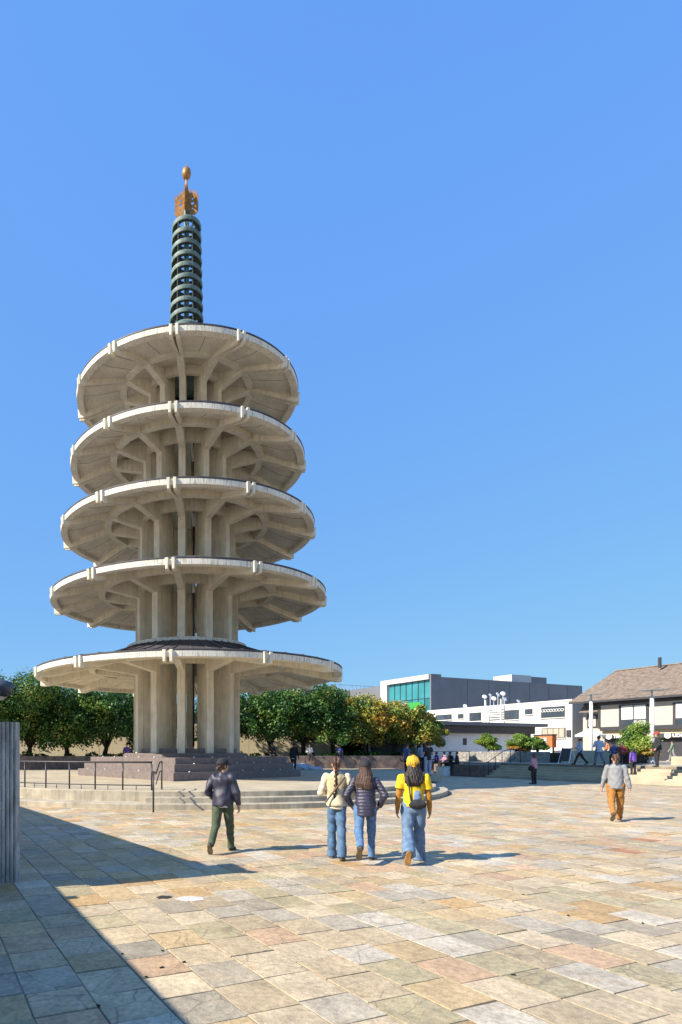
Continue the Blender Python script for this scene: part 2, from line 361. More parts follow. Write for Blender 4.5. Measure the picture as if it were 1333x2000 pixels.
b.obj('plinth', M_GRAN, pag)
ZC = [5.6, 9.35, 12.75, 16.08, 19.48]
for k in range(12):
    th = TH0 + k * math.pi / 6; er = Vector((math.sin(th), -math.cos(th), 0)); et = Vector((math.cos(th), math.sin(th), 0))
    b = MB(); z0 = FLOOR - .01
    for i, (Rr, zr, rc, rk, kz, cz) in enumerate(TIER):
        z1 = zr + .80; w = (.18, .175, .17, .16, .15)[i]; ri = rc - 1.15 if i < 4 else rc - .9
        def P(r, s, z): return er * r + et * s + Vector((0, 0, z))
        # web with a wider outer fin
        b.hexa([P(ri, -w * .8, z0), P(rc - .3, -w * .8, z0), P(rc - .3, w * .8, z0), P(ri, w * .8, z0), P(ri, -w * .8, z1), P(rc - .3, -w * .8, z1), P(rc - .3, w * .8, z1), P(ri, w * .8, z1)])
        b.hexa([P(rc - .302, -w, z0), P(rc, -w, z0), P(rc, w, z0), P(rc - .302, w, z0), P(rc - .302, -w, z1), P(rc, -w, z1), P(rc, w, z1), P(rc - .302, w, z1)])
        z0 = z1 - .002
    b.obj('column', M_CONC, pag, bevel=.02)
    th2 = th + math.pi / 12
    c = pol(2.30, th2, 0); b = MB(); e2 = Vector((math.cos(th2), math.sin(th2), 0)); r2 = Vector((math.sin(th2), -math.cos(th2), 0))
    q = [c + e2 * sx * .44 + r2 * sy * .18 for sx, sy in ((-1, -1), (1, -1), (1, 1), (-1, 1))]
    b.prism([(p.x, p.y) for p in q], FLOOR - .01, FLOOR + .22); b.obj('plinth_block', M_GRAN, pag, bevel=.01)
for i, (Rr, zr, rc, rk, kz, cz) in enumerate(TIER):
    top = 1.32 if i < 4 else 1.25
    rt = TIER[i + 1][2] + .3 if i < 4 else .9
    def cv(r, Rr=Rr, rt=rt, top=top):
        f = min(1, max(0, (Rr - r) / (Rr - rt))); return .05 + (top - .05) * (0.62 * f + .38 * f ** 2.6)
    roof = MB()   # soffit shell
    prof = [(Rr - .30, zr - .19), (Rr - .31, zr - .02), (Rr - .9, zr + .05), (rk + .17, zr + min(kz + .26, cv(rk) - .1)), (rk + .15, zr + kz + .03), (rk - .16, zr + kz + .03), (rk - .18, zr + cv(rk) - .06), (rc - .06, zr + cv(rc) - .12), (rc - .05, zr + cz + .36), (rc - .25, zr + cz + .36), (rc - .26, zr + cv(rc) - .07), (rk, zr + cv(rk) - .03), (Rr - .9, zr + cv(Rr - .9) - .03), (Rr - .28, zr - .005)]
    roof.lathe(prof, 0, 0, 120)
    ro = roof.obj('roof', M_CONC, pag); auto_smooth(ro, 25)
    rim = MB(); rim.lathe([(Rr - .32, zr - .22), (Rr, zr - .22), (Rr + .015, zr), (Rr - .32, zr + .02)], 0, 0, 144); auto_smooth(rim.obj('rim', M_RIM, ro), 30)
    cov = MB(); cp = [(Rr - .04, zr + .023), (Rr + .025, zr + .023), (Rr + .03, zr + .075), (Rr - .06, zr + .085)]
    for q in range(1, 9):
        f = q / 8; r = Rr + (rt - Rr) * f; cp.append((r, zr + cv(r)))
    cov.lathe(cp + [(rt, zr + top - .12)], 0, 0, 120, closed=False)
    co = cov.obj('roof_covering', M_ROOFC, ro); auto_smooth(co, 25)
    for q in range(48 if i == 0 else 0):       # standing seams
        a = TH0 + q * math.pi / 24; s = MB()
        s.tube([pol(r, a, z + .012) for r, z in cp[3:]], .028, 5); s.obj('seam', M_ROOFC, ro)
    if i < 4:
        cl = MB(); cl.lathe([(rt + .12, zr + top - .05), (rt + .13, zr + top + .10), (rt - .55, zr + top + .12), (rt - .55, zr + top - .05)], 0, 0, 96); auto_smooth(cl.obj('collar', M_RIM, ro), 30)
    for k in range(12):
        th = TH0 + k * math.pi / 6; jm = MB(); jm.tube([pol(r, th + math.pi / 12, z) for r, z in prof[1:4]], .011, 4); jm.obj('soffit_joint', M_JOINT, ro)
        er = Vector((math.sin(th), -math.cos(th), 0)); et = Vector((math.cos(th), math.sin(th), 0))
        def P(r, s, z): return er * r + et * s + Vector((0, 0, z))
        b = MB()
        ro_, zo, zk, zc = Rr + .09, zr - .43, zr + kz, zr + cz
        for s in (-1, 1):                       # the twin ribs
            i0, i1 = s * .062, s * .20; j0, j1 = s * .0, s * .16
            a, c = (min(i0, i1), max(i0, i1)); a2, c2 = (min(j0, j1), max(j0, j1))
            mid = Rr - .35
            b.hexa([P(ro_ - .28, a, zo), P(ro_ + .0, a + .02, zo + .01), P(ro_ + .0, c - .02, zo + .01), P(ro_ - .28, c, zo), P(ro_ - .28, a, zr + .035), P(ro_ + .02, a, zr + .035), P(ro_ + .02, c, zr + .035), P(ro_ - .28, c, zr + .035)])
            b.hexa([P(rk + .0, a2, zk), P(ro_ - .281, a, zo), P(ro_ - .281, c, zo), P(rk + .0, c2, zk), P(rk, a2, zr + cv(rk) - .04), P(ro_ - .281, a, zr - .0), P(ro_ - .281, c, zr - .0), P(rk, c2, zr + cv(rk) - .04)])
        b.hexa([P(rc - .02, -.155, zc), P(rk + .02, -.163, zk - .004), P(rk + .02, .163, zk - .004), P(rc - .02, .155, zc), P(rc - .02, -.155, zr + .8), P(rk + .02, -.163, zr + cv(rk) - .04), P(rk + .02, .163, zr + cv(rk) - .04), P(rc - .02, .155, zr + .8)])
        b.obj('rib', M_CONC, ro, bevel=.015)
# things seen inside the shaft
b = MB(); b.tube([(.35, -.25, 2.0), (.36, -.25, 19.0)], .05, 8); b.obj('conduit', M_RAIL, pag, True)
for z in (9.75, 13.1, 16.4):
    b = MB(); b.tube([(.36, -.34, z), (.36, -.34, z + .65)], .085, 10); b.obj('lamp_tube', M_LAMP, pag, True)
# spire
sp = MB(); sp.lathe([(.0, 20.45), (1.15, 20.45), (1.1, 20.8), (.92, 21.0), (.9, 22.6), (1.0, 22.75), (1.0, 23.0), (.7, 23.3), (.4, 23.42), (0, 23.45)], 0, 0, 32, closed=False); sp = auto_smooth(sp.obj('spire', M_PATINA, pag), 40)
b = MB(); b.tube([(0, 0, 23.3), (0, 0, 29.3)], .13, 12); b.obj('mast', M_PATINA, sp, True)
for k in range(9):
    z = 23.72 + k * .586; r = .855 - .0145 * k
    b = MB(); b.lathe([(r - .015, z - .14), (r + .015, z - .03), (r, z + .05), (r - .06, z + .06), (r - .07, z - .12)], 0, 0, 56)
    h = auto_smooth(b.obj('hoop', M_PATINA, sp), 50)
    b = MB(); b.lathe([(r - .05, z - .05), (r - .05, z + .0), (r - .30, z + .02), (r - .30, z - .03)], 0, 0, 48); auto_smooth(b.obj('flange', M_DPATINA, h), 40)
    for q in range(6):
        a = TH0 + q * math.pi / 3; b = MB(); b.tube([pol(.1, a, z - .05), pol(r - .05, a, z - .05)], .035, 6); b.obj('spoke', M_DPATINA, h)
for q in range(6):
    a = TH0 + q * math.pi / 3 + math.pi / 6; b = MB(); b.tube([pol(.80, a, 23.0), pol(.69, a, 28.4)], .03, 6); b.obj('upright', M_DPATINA, sp)
for q in range(4):                                 # pierced flame plates
    a = R(-12) + q * math.pi / 2; er = Vector((math.sin(a), -math.cos(a), 0)); et = Vector((math.cos(a), math.sin(a), 0))
    bm = bmesh.new()
    out = [(0.03, 26.55), (.50, 26.55), (.66, 26.72), (.66, 27.55), (.62, 27.80), (.55, 27.58), (.49, 27.90), (.42, 27.66), (.35, 27.98), (.28, 27.74), (.2, 28.08), (.12, 27.85), (.05, 28.3), (.02, 28.3)]
    def circ(cx, cz, r, n=10): return [(cx + r * math.cos(2 * math.pi * i / n), cz + r * math.sin(2 * math.pi * i / n)) for i in range(n)]
    loops = [out, circ(.34, 27.18, .085), [(.28, 27.38), (.40, 27.38), (.34, 27.52)], [(.28, 26.84), (.40, 26.84), (.34, 26.98)]]
    ed = []
    for lp in loops:
        vs = [bm.verts.new(er * x + Vector((0, 0, z)) - et * .018) for x, z in [(x_ * .92, 29.05 + (z_ - 26.55) * .92) for x_, z_ in lp]]
        for j in range(len(vs)): ed.append(bm.edges.new((vs[j], vs[(j + 1) % len(vs)])))
    bmesh.ops.triangle_fill(bm, edges=ed, use_beauty=True)
    ex = bmesh.ops.extrude_face_region(bm, geom=bm.faces[:]); bmesh.ops.translate(bm, verts=[v for v in ex['geom'] if isinstance(v, bmesh.types.BMVert)], vec=et * .036)
    bmesh.ops.recalc_face_normals(bm, faces=bm.faces)
    me = bpy.data.meshes.new('flame_plate'); bm.to_mesh(me); bm.free(); me.materials.append(M_BRONZE); link('flame_plate', me, sp)
b = MB(); b.tube([(0, 0, 29.2), (0, 0, 30.9), (0, 0, 31.5)], [.06, .045, .02], 8); b.obj('finial_rod', M_BRONZE, sp, True)
b = MB(); b.lathe([(.001, 30.90), (.12, 30.95), (.2, 31.06), (.235, 31.22), (.2, 31.38), (.11, 31.48), (.03, 31.53), (.02, 31.66), (.001, 31.78)], 0, 0, 20, closed=False); b.obj('finial_ball', M_BRONZE, sp, True)

# ================================================================== left: fluted wall and tiled gate
WC = Vector((-1.94, 7.93, 0)); WD = Vector((-0.474, 0.880, 0)).normalized()
def fluted(A, B, thick, z1, side, pitch=.055, dep=.032):    # plan of a wall with rounded vertical ribs all round
    A, B = Vector(A), Vector(B); d = (B - A).normalized(); nn = Vector((d.y, -d.x, 0))
    cs = [A + nn * 0, B, B - nn * thick, A - nn * thick]; poly = []
    for k in range(4):
        p, q = cs[k], cs[(k + 1) % 4]; e = (q - p); L = e.length; e /= L; o = Vector((e.y, -e.x, 0)); m = max(2, int(L / pitch))
        for i in range(m):
            for f in (0.0, .22, .5, .78):
                s = (i + f) / m; poly.append(p + e * (L * s) + o * (dep * (math.sin(math.pi * f) ** .6 if f else 0)))
    return poly
fw = thing('fluted_wall', 'grey fluted concrete wall end at the left edge of the plaza', 'wall', tuple(WC))
b = MB(); b.prism([p - WC for p in fluted(WC + UV * .60 - NV * .03, WC + UV * .60 - NV * 1.13, .58, 2.15, 1)][::-1], -0.02, 2.15); b.obj('end_pier', M_FLUTE, fw)
b = MB(); s0 = WC + WD * .63 - Vector((.02, 0, 0)); s1 = WC + WD * 16
nn = Vector((WD.y, -WD.x, 0))
b.prism([(p.x - WC.x, p.y - WC.y) for p in (s0 - nn * .45, s0, s1, s1 - nn * .45)][::-1], -0.02, 2.14); b.obj('long_wall', M_FLUTE, fw)
# tiled gate house beside the camera; only the eave corner shows, the rest throws the shade
gate = thing('gate_house', 'grey tiled roof corner of a gate at the left edge', 'gate house')
GN, GT = 1.0, 7.62
b = MB(); b.gbox(-1.95, -1.66, -14, 8.4, -0.02, 2.46); b.obj('wall', M_FLUTE, gate)
b = MB(); b.gbox(-1.655, -1.5, 7.05, 7.2, -0.02, 2.44); b.obj('post', M_DWOOD, gate)
b = MB()
b.hexa([G(-1.9, GT + .12, 2.47), G(GN - .12, GT + .12, 2.36), G(GN - .12, GT + .62, 2.36), G(-1.9, GT + .62, 2.47), G(-1.9, GT + .12, 2.56), G(GN - .12, GT + .12, 2.45), G(GN - .12, GT + .62, 2.45), G(-1.9, GT + .62, 2.56)]); b.obj('eave_beam', M_DWOOD, gate)
b = MB()
b.hexa([G(-1.6, GT + .10, 2.62), G(GN, GT + .10, 2.45), G(GN, GT + .64, 2.45), G(-1.6, GT + .64, 2.62), G(-1.6, GT + .10, 2.68), G(GN, GT + .10, 2.50), G(GN, GT + .64, 2.50), G(-1.6, GT + .64, 2.68)]); roofp = b.obj('roof', M_TILE, gate)
for k in range(22):
    n = GN - .02 - k * .115; z = 2.53 + (GN - n) * .065; b = MB()
    b.tube([G(n, GT, z - .02), G(n, GT + .25, z + .03), G(n, GT + .66, z + .05)], [.062, .058, .055], 10); b.obj('round_tile', M_TILE, roofp, True)
b = MB(); b.tube([G(GN + .03, GT - .03, 2.55), G(GN - .1, GT + .05, 2.60), G(GN - .5, GT + .1, 2.66), G(-1.6, GT + .12, 2.80)], [.075, .08, .085, .085], 10); b.obj('edge_ridge', M_TILE, roofp, True)

# ================================================================== railing on the platform
def prad(r, deg, z): a = R(deg); return Vector((PAG.x + r * math.sin(a), PAG.y - r * math.cos(a), z))
rail = thing('railing', 'dark metal railing along the platform edge left of the steps', 'railing', tuple(prad(11.2, -30, .5)))
def rtube(name, pts, r, parent, mat_=M_RAIL, seg=8):
    bb = MB(); bb.tube([Vector(p) - parent.location for p in pts], r, seg); return bb.obj(name, mat_, parent, True)
angs = [-7.9 - 4.9 * k for k in range(7)]
for a in angs: rtube('post', [prad(11.2, a, .49), prad(11.2, a, 1.39)], .026, rail)
rtube('top_rail', [prad(11.2, -7.8 - k * 1.25, 1.40) for k in range(26)], .03, rail)
rtube('low_rail', [prad(11.2, -7.8 - k * 1.25, .66) for k in range(26)], .018, rail)
for k in range(6): rtube('stub', [prad(11.2, angs[k] - 2.6, .49), prad(11.2, angs[k] - 2.6, .66)], .013, rail)
hr = thing('handrail', 'dark metal handrail running down the round platform steps', 'handrail', tuple(prad(12, -7, 0)))
rtube('post', [prad(13.2, -6.3, -.01), prad(13.2, -6.3, 1.18)], .026, hr)
rtube('post', [prad(10.75, -6.5, .49), prad(10.75, -6.5, 1.42)], .026, hr)
rtube('rail', [prad(13.2, -6.3, 1.16), prad(13.05, -6.3, 1.17), prad(12.6, -6.3, 1.08), prad(11.5, -6.4, 1.40), prad(10.75, -6.5, 1.42)], .024, hr)
rtube('rail', [prad(12.6, -6.3, .78), prad(11.5, -6.4, 1.10), prad(10.75, -6.5, 1.12)], .018, hr)
# stair railing at the far left end of the wide stairs
sr = thing('stair_railing', 'dark stair railing at the left end of the wide stairs', 'railing', tuple(G(STN, t_l - .3, 0)))
tt = t_l - .15
for k, (n, z) in enumerate(((35.1, .16), (35.75, .48), (36.4, .8), (37.2, .95), (38.2, .95))): rtube('post', [G(n, tt, z - .02), G(n, tt, z + .92)], .022, sr)
rtube('rail', [G(34.9, tt, 1.0), G(35.1, tt, 1.06), G(36.5, tt, 1.76), G(37.0, tt, 1.86), G(38.3, tt, 1.87)], .024, sr)
for k in range(4):
    rtube('post', [G(34.7, t_l + 1 + k * 1.7, -.01), G(34.7, t_l + 1 + k * 1.7, 1.75)], .018, sr)
rtube('rail', [G(34.7, t_l + .9, 1.74), G(34.7, t_l + 6.3, 1.74)], .02, sr)

# ================================================================== planter with trees, cream wall behind
PL = [(-17, 37.2), (-7, 40.6), (3, 42.0), (12, 42.5), (17.6, 42.9)]
pln = thing('planter', 'long low granite planter wall under the row of trees', 'planter')
for k in range(len(PL) - 1):
    a, c = Vector((*PL[k], 0)), Vector((*PL[k + 1], 0)); m = max(2, round((c - a).length / 1.8))
    for i in range(m):
        p, q = a.lerp(c, i / m), a.lerp(c, (i + 1) / m); d = (q - p).normalized(); nn = Vector((-d.y, d.x, 0)); p = p + d * .008; q = q - d * .008
        b = MB(); b.prism([(v.x, v.y) for v in (p, q, q + nn * .35, p + nn * .35)], .40, 1.42); b.obj('wall_panel', M_REDGR, pln, bevel=.012)
b = MB(); b.prism([*[(x + .1, y + .34) for x, y in PL], (18, 47), (-20, 47)], .40, 1.36); b.obj('soil', M_SOIL, pln)
mall = thing('mall_building', 'long cream panelled mall wall behind the trees', 'building')
xs = -34
while xs < 14:
    b = MB(); b.box(xs + .01, xs + 2.39, 47.2, 47.5, .3, 4.6); b.obj('wall_panel', M_CREAM, mall); xs += 2.4
b = MB(); b.box(-34, 16.6, 47.52, 58, .3, 4.5); b.obj('body', M_CREAM, mall)
b = MB(); b.box(14.0, 16.6, 47.2, 47.5, .3, 4.6); b.obj('white_bay', M_WHITE, mall)
b = MB(); b.box(-34.1, 16.9, 46.9, 58.2, 4.61, 4.85); b.obj('roof', M_DARK, mall)
b = MB(); b.box(16.62, 19.2, 46.9, 47.4, .3, 4.6); b.obj('post_and_dark_gap', M_DARK, mall)  # post widened into a dark sheet; its colour stands in for the shaded gap

# ------------------------------------------------------------------ leaves
def leaf_mesh(name, blobs, count, size, pal, seed, up=.35, aspect=.62, holes=0.0):
    rg = np.random.RandomState(seed); vol = np.array([b_[3] * b_[4] * b_[5] for b_ in blobs]) ** .75; vol /= vol.sum()
    idx = rg.choice(len(blobs), count, p=vol); B = np.array(blobs)[idx]
    dirs = rg.normal(size=(count, 3)); dirs /= np.linalg.norm(dirs, axis=1)[:, None]
    rr = rg.uniform(.45, 1.0, count) ** .55 * (1 + .12 * rg.normal(size=count))
    C = B[:, :3] + dirs * B[:, 3:6] * rr[:, None]
    nrm = dirs * .55 + rg.normal(size=(count, 3)) * .6; nrm[:, 2] += up; nrm /= np.linalg.norm(nrm, axis=1)[:, None]
    t = np.cross(nrm, rg.normal(size=(count, 3))); t /= np.linalg.norm(t, axis=1)[:, None]; s = np.cross(nrm, t)
    L = size * rg.uniform(.6, 1.35, count)[:, None]; Wd = L * aspect * .5
    v0 = C - t * L * .5; v1 = C + s * Wd + nrm * L * .08; v2 = C + t * L * .5 - nrm * L * .10; v3 = C - s * Wd + nrm * L * .08
    V = np.stack([v0, v1, v2, v3], 1).reshape(-1, 3)
    me = bpy.data.meshes.new(name); me.vertices.add(count * 4); me.vertices.foreach_set('co', V.astype(np.float32).ravel())
    me.loops.add(count * 4); me.loops.foreach_set('vertex_index', np.arange(count * 4, dtype=np.int32))
    me.polygons.add(count); me.polygons.foreach_set('loop_start', np.arange(0, count * 4, 4, dtype=np.int32)); me.polygons.foreach_set('loop_total', np.full(count, 4, np.int32))
    me.update(calc_edges=True)
    # tint by sprig: neighbouring leaves share a hue
    ph = np.sin(C[:, 0] * 2.3 + seed) + np.sin(C[:, 1] * 2.7 + 2 * seed) + np.sin(C[:, 2] * 3.1 + 3 * seed) + rg.normal(size=count) * .9
    q = np.argsort(np.argsort(ph)) / count
    cols = np.array([p[0] for p in pal]); edges = np.cumsum([p[1] for p in pal]); edges = edges / edges[-1]
    c = cols[np.searchsorted(edges, np.clip(q, 0, .9999))] * rg.uniform(1.0, 1.75, (count, 1))
    tint_mesh(me, np.repeat(np.concatenate([c, np.ones((count, 1))], 1), 4, 0)); me.materials.append(M_LEAF)
    return me
GREEN = [((.026, .075, .017), 4), ((.042, .11, .021), 4), ((.075, .155, .025), 2.6), ((.12, .19, .03), 1.0), ((.20, .20, .03), .25)]
MIXED = [((.026, .075, .016), 3.4), ((.042, .11, .02), 3.4), ((.085, .165, .026), 3), ((.16, .215, .035), 1.9), ((.24, .22, .035), .4)]
GOLD = [((.04, .095, .02), 1.6), ((.11, .17, .025), 2.8), ((.25, .235, .035), 3.4), ((.37, .26, .035), 2.6), ((.38, .19, .03), .5)]
def tree(pos, h, rx, pal, seed, label, cb=1.5, n=7500):
    rg = random.Random(seed); t = thing('tree', label, 'tree', tuple(pos), 0, 'trees in the long planter')
    b = MB(); lean = Vector((rg.uniform(-.2, .2), rg.uniform(-.2, .2), 0)); fork = cb * .72
    b.tube([Vector((0, 0, -.05)), lean * .2 + Vector((0, 0, .35)), lean * .7 + Vector((0, 0, fork))], [.24, .17, .155], 9)
    blobs = []; nb = 8
    for k in range(nb):
        a = 2 * math.pi * (k + rg.uniform(-.25, .25)) / nb; rr = rx * rg.uniform(.35, .62); zz = cb + (h - cb) * rg.uniform(.25, .72)
        e = Vector((math.cos(a) * rr, math.sin(a) * rr, zz)); s = lean * .7 + Vector((0, 0, fork - .1)); m = s.lerp(e, .5) + Vector((rg.uniform(-.15, .15), rg.uniform(-.15, .15), .1))
        b.tube([s, m, e], [.085, .05, .015], 6)
        blobs.append((*e, rx * rg.uniform(.42, .6), rx * rg.uniform(.42, .6), (h - cb) * rg.uniform(.24, .36)))
    blobs.append((lean.x, lean.y, h - (h - cb) * .30, rx * .62, rx * .62, (h - cb) * .30)); blobs.append((lean.x, lean.y, cb + (h - cb) * .4, rx * .7, rx * .7, (h - cb) * .34))
    for k in range(11):
        a = rg.uniform(0, 6.28); q = rx * rg.uniform(.16, .3); rr = rx * rg.uniform(.75, 1.08); blobs.append((math.cos(a) * rr, math.sin(a) * rr, cb + (h - cb) * rg.uniform(.02, .88), q, q, (h - cb) * rg.uniform(.08, .16)))
    b.obj('trunk', M_BARK, t, True); link('crown', leaf_mesh('crown', blobs, n, .18, pal, seed), t)
    return t
def plx(px, off=1.6):      # a spot in the planter seen at this column
    for k in range(len(PL) - 1):
        (x0, y0), (x1, y1) = PL[k], PL[k + 1]; a = (px - U0) / FP
        for i in range(41):
            x = x0 + (x1 - x0) * i / 40; y = y0 + (y1 - y0) * i / 40 + off
            if abs(x - a * y) < .16: return Vector((a * y, y, 1.36))
    return Vector(((px - U0) / FP * 44, 44, 1.36))
TR = [(-28, 6.3, 2.9, MIXED, 'yellow tinged leafy tree at the far left edge behind the fluted wall'),
      (58, 6.0, 2.9, MIXED, 'yellow green tree in the planter just right of the fluted wall'),
      (132, 5.6, 2.75, MIXED, 'dark green tree in the planter under the left side of the lowest roof'),
      (205, 5.3, 2.75, GREEN, 'dense dark tree in the planter just left of the pagoda columns'),
      (300, 5.1, 2.3, GREEN, 'dark tree mostly hidden behind the left pagoda columns'),
      (440, 5.1, 2.3, GREEN, 'dark tree mostly hidden behind the right pagoda columns'),
      (530, 5.4, 2.4, GREEN, 'dark green tree just right of the pagoda columns in the planter'),
      (594, 5.5, 2.4, MIXED, 'green tree under the right tip of the lowest roof'),
      (652, 5.2, 2.25, MIXED, 'green tree with yellow crown just past the lowest roof tip'),
      (712, 4.7, 2.1, GOLD, 'tree with golden top in front of the white wall bay'),
      (770, 4.2, 1.9, GOLD, 'golden autumn tree below the teal glass building'),
      (822, 3.35, 1.55, GOLD, 'smallest golden tree at the right end of the row')]
for i, (px, h, rx, pal, lab) in enumerate(TR):
    tree(plx(px), h, rx, pal, 31 + i * 7, lab, cb=.85 if i < 5 else 1.1 if i < 10 else .95, n=17000)
blobs = []
rg = random.Random(5)
for k in range(len(PL) - 1):
    for i in range(16):
        f = (i + rg.random()) / 16; x = PL[k][0] + (PL[k + 1][0] - PL[k][0]) * f; y = PL[k][1] + (PL[k + 1][1] - PL[k][1]) * f + rg.uniform(.6, 1.4)
        if rg.random() < .55: blobs.append((x, y, 1.42, rg.uniform(.35, .6), .35, rg.uniform(.12, .42)))
gc = stuff(link('ground_cover', leaf_mesh('ground_cover', blobs, 6000, .2, GREEN, 3))); tag(gc, 'low dark leafy plants filling the planter under the trees', 'plants')

# ================================================================== buildings on the right
def gpart(name, m, parent, n0, n1, t0, t1, z0, z1, bevel=0.0):
    b = MB(); b.gbox(n0, n1, t0, t1, z0, z1); return b.obj(name, m, parent, bevel=bevel)
# grey building with the teal glass box
gb = thing('grey_building', 'grey metal clad building with a big teal glass window box', 'building')
N0, T0, HB = 75.9, 71.5, 14.25
gpart('corner_panel', M_GREY, gb, N0, 78.1, T0, 71.76, .9, HB)
gpart('main_wall', M_GREY, gb, 78.11, 113.2, T0 + .05, T0 + .6, .9, 13.85)
gpart('body', M_GREY, gb, 76.7, 113, 72.12, 96, .9, 13.6)
for k in range(6): gpart('panel_joint', M_DARK, gb, 84 + k * 5, 84.05 + k * 5, T0 + .03, T0 + .06, .9, 13.8)
gpart('panel_joint', M_DARK, gb, 78.11, 113.2, T0 + .03, T0 + .06, 8.2, 8.26)
tl, _ = onN(748, 1330, N0); tg, _ = onN(758, 1330, N0)
gpart('frame', M_GREY2, gb, N0 - .25, N0 + .7, tg, tl + .3, .9, HB - .02); gpart('frame', M_GREY2, gb, N0 - .25, N0 + .7, 71.78, tg - .01, 13.42, HB - .03)
tz = [1.6, 4.6, 7.4, 10.4, 13.38]
m = 7; dt = (tg - 71.78) / m
for i in range(m):
    for j in range(4):
        mt = M_TEALL if j == 3 else (M_TEAL if j == 2 and i < 5 or j == 0 else M_DTEAL)
        if j == 2: mt = M_TEALL if i % 3 else M_TEAL
        if j == 1: mt = M_DTEAL
        gpart('pane', mt, gb, N0 + .32, N0 + .38, 71.79 + i * dt + .04, 71.79 + (i + 1) * dt - .04, tz[j] + .03, tz[j + 1] - .03)
for i in range(1, m): gpart('mullion', M_DARK, gb, N0 + .22, N0 + .40, 71.79 + i * dt - .035, 71.79 + i * dt + .035, 1.6, 13.38)
for j in range(1, 4): gpart('transom', M_DARK, gb, N0 + .24, N0 + .39, 71.79, tg - .02, tz[j] - .03, tz[j] + .03)
ta, za = onN(822, 1386, N0 + .2); tb, zb = onN(798, 1373, N0 + .2); gpart('green_sign', M_GREEN, gb, N0 + .15, N0 + .21, min(ta, tb), max(ta, tb), za, zb)
na, za = onT(1000, 1333, 80); nb_, zb = onT(1070, 1325, 80); gpart('roof_box', M_GREY2, gb, na, na + 5.5, 80, 84, 13.55, zb + .3); gpart('roof_box', M_GREY, gb, na + 5.51, nb_, 80.2, 84, 13.55, zb + .15)
# beige block with rail, left of the grey building
bb = thing('beige_building', 'beige block building with a roof rail behind the golden trees', 'building')
na, za = onT(655, 1360, 92); nb_, zb = onT(748, 1352, 92)
gpart('wall', M_BEIGEB, bb, na - 8, nb_ + .5, 92, 100, .9, zb)
for k in range(14): gpart('post', M_GREY2, bb, na + k * 1.0, na + k * 1.0 + .07, 92, 92.07, zb, zb + 1.0)
gpart('rail', M_GREY2, bb, na - 2, nb_, 92.01, 92.06, zb + 1.0, zb + 1.07)
# white two storey building
wb = thing('white_building', 'white two storey stucco building in front of the grey one', 'building')
WN = 58.0; t0, _ = onN(1118, 1400, WN); t1, _ = onN(836, 1400, WN); WH = 6.62
gpart('wall', M_WHITE, wb, WN, WN + 9, t0, t1, .9, WH); gpart('parapet', M_WHITE, wb, WN - .08, WN + .3, t0 - .04, t1, WH + .003, WH + .16)
def win(parent, n, u0, u1, v0, v1, panes=2, glass=M_GLASSD, fr=M_DARK, grille=False):
    (ta, za), (tb, zb) = onN(u0, v1, n), onN(u1, v1, n); _, zt = onN((u0 + u1) / 2, v0, n); zb_ = (za + zb) / 2; tb, ta = min(ta, tb), max(ta, tb)
    w = bpy.data.objects.new('window', None)
    b = MB(); b.gbox(n - .05, n - .003, tb - .07, ta + .07, zb_ - .07, zt + .07); w = b.obj('window', fr, parent)
    for i in range(panes):
        q0 = tb + (ta - tb) * i / panes; q1 = tb + (ta - tb) * (i + 1) / panes; gpart('pane', glass, w, n - .065, n - .052, q0 + .03, q1 - .03, zb_, zt)
    gpart('sill', M_WHITE, w, n - .14, n - .054, tb - .12, ta + .12, zb_ - .15, zb_ - .08)
    if grille:
        for i in range(8):
            q = tb + (ta - tb) * (i + .5) / 8; b = MB(); zc_ = zt - (zt - zb_) * .32; rr = (ta - tb) / 17
            b.tube([G(n - .085, q + rr * math.cos(a * .785), zc_ + rr * math.sin(a * .785)) for a in range(9)], .028, 5); b.obj('grille', M_LAMP, w)
    return w
for a in ((853, 882, 1397, 1405, 3), (896, 905, 1395.5, 1402.5, 1), (918.6, 939.6, 1393, 1407, 2), (988, 1013, 1388, 1404, 3), (1027.5, 1039.5, 1386, 1394, 2)): win(wb, WN, *a)
win(wb, WN, 1059, 1102.5, 1381.5, 1400, 4, M_GLASSD, M_DARK, True); win(wb, WN, 1060, 1104, 1423, 1440, 4, M_CURTP)
t2, z2 = onN(1108, 1437, WN); gpart('vent', M_DARK, wb, WN - .12, WN - .003, t2 - .4, t2, z2 - .1, z2 + .55)
def dish(parent_none, u, v, n, r, lab, tilt):
    t, z = onN(u, v, n); p = G(n, t, 0); d = thing('satellite_dish', lab, 'dish', (p.x, p.y, WH + .162), 0, 'white dishes on the white building'); hgt = z - WH - .162
    b = MB(); b.tube([(0, 0, 0), (0, 0, max(hgt - .05, .1))], .04, 6); b.obj('mast', M_STEEL, d)
    b = MB(); b.lathe([(.01, -.16 * r), (r * .5, -.10 * r), (r, .1 * r), (r * 1.02, .14 * r), (r * .5, -.05 * r), (.01, -.11 * r)], 0, 0, 20, closed=False)
    o = b.obj('reflector', M_LAMP, d, True); o.location = (0, 0, max(hgt, .2)); o.rotation_euler = (R(58), 0, R(tilt))
    b = MB(); b.tube([(0, 0, -.05), (0, 0, r * .9)], .02, 5); f = b.obj('feed_arm', M_STEEL, o)
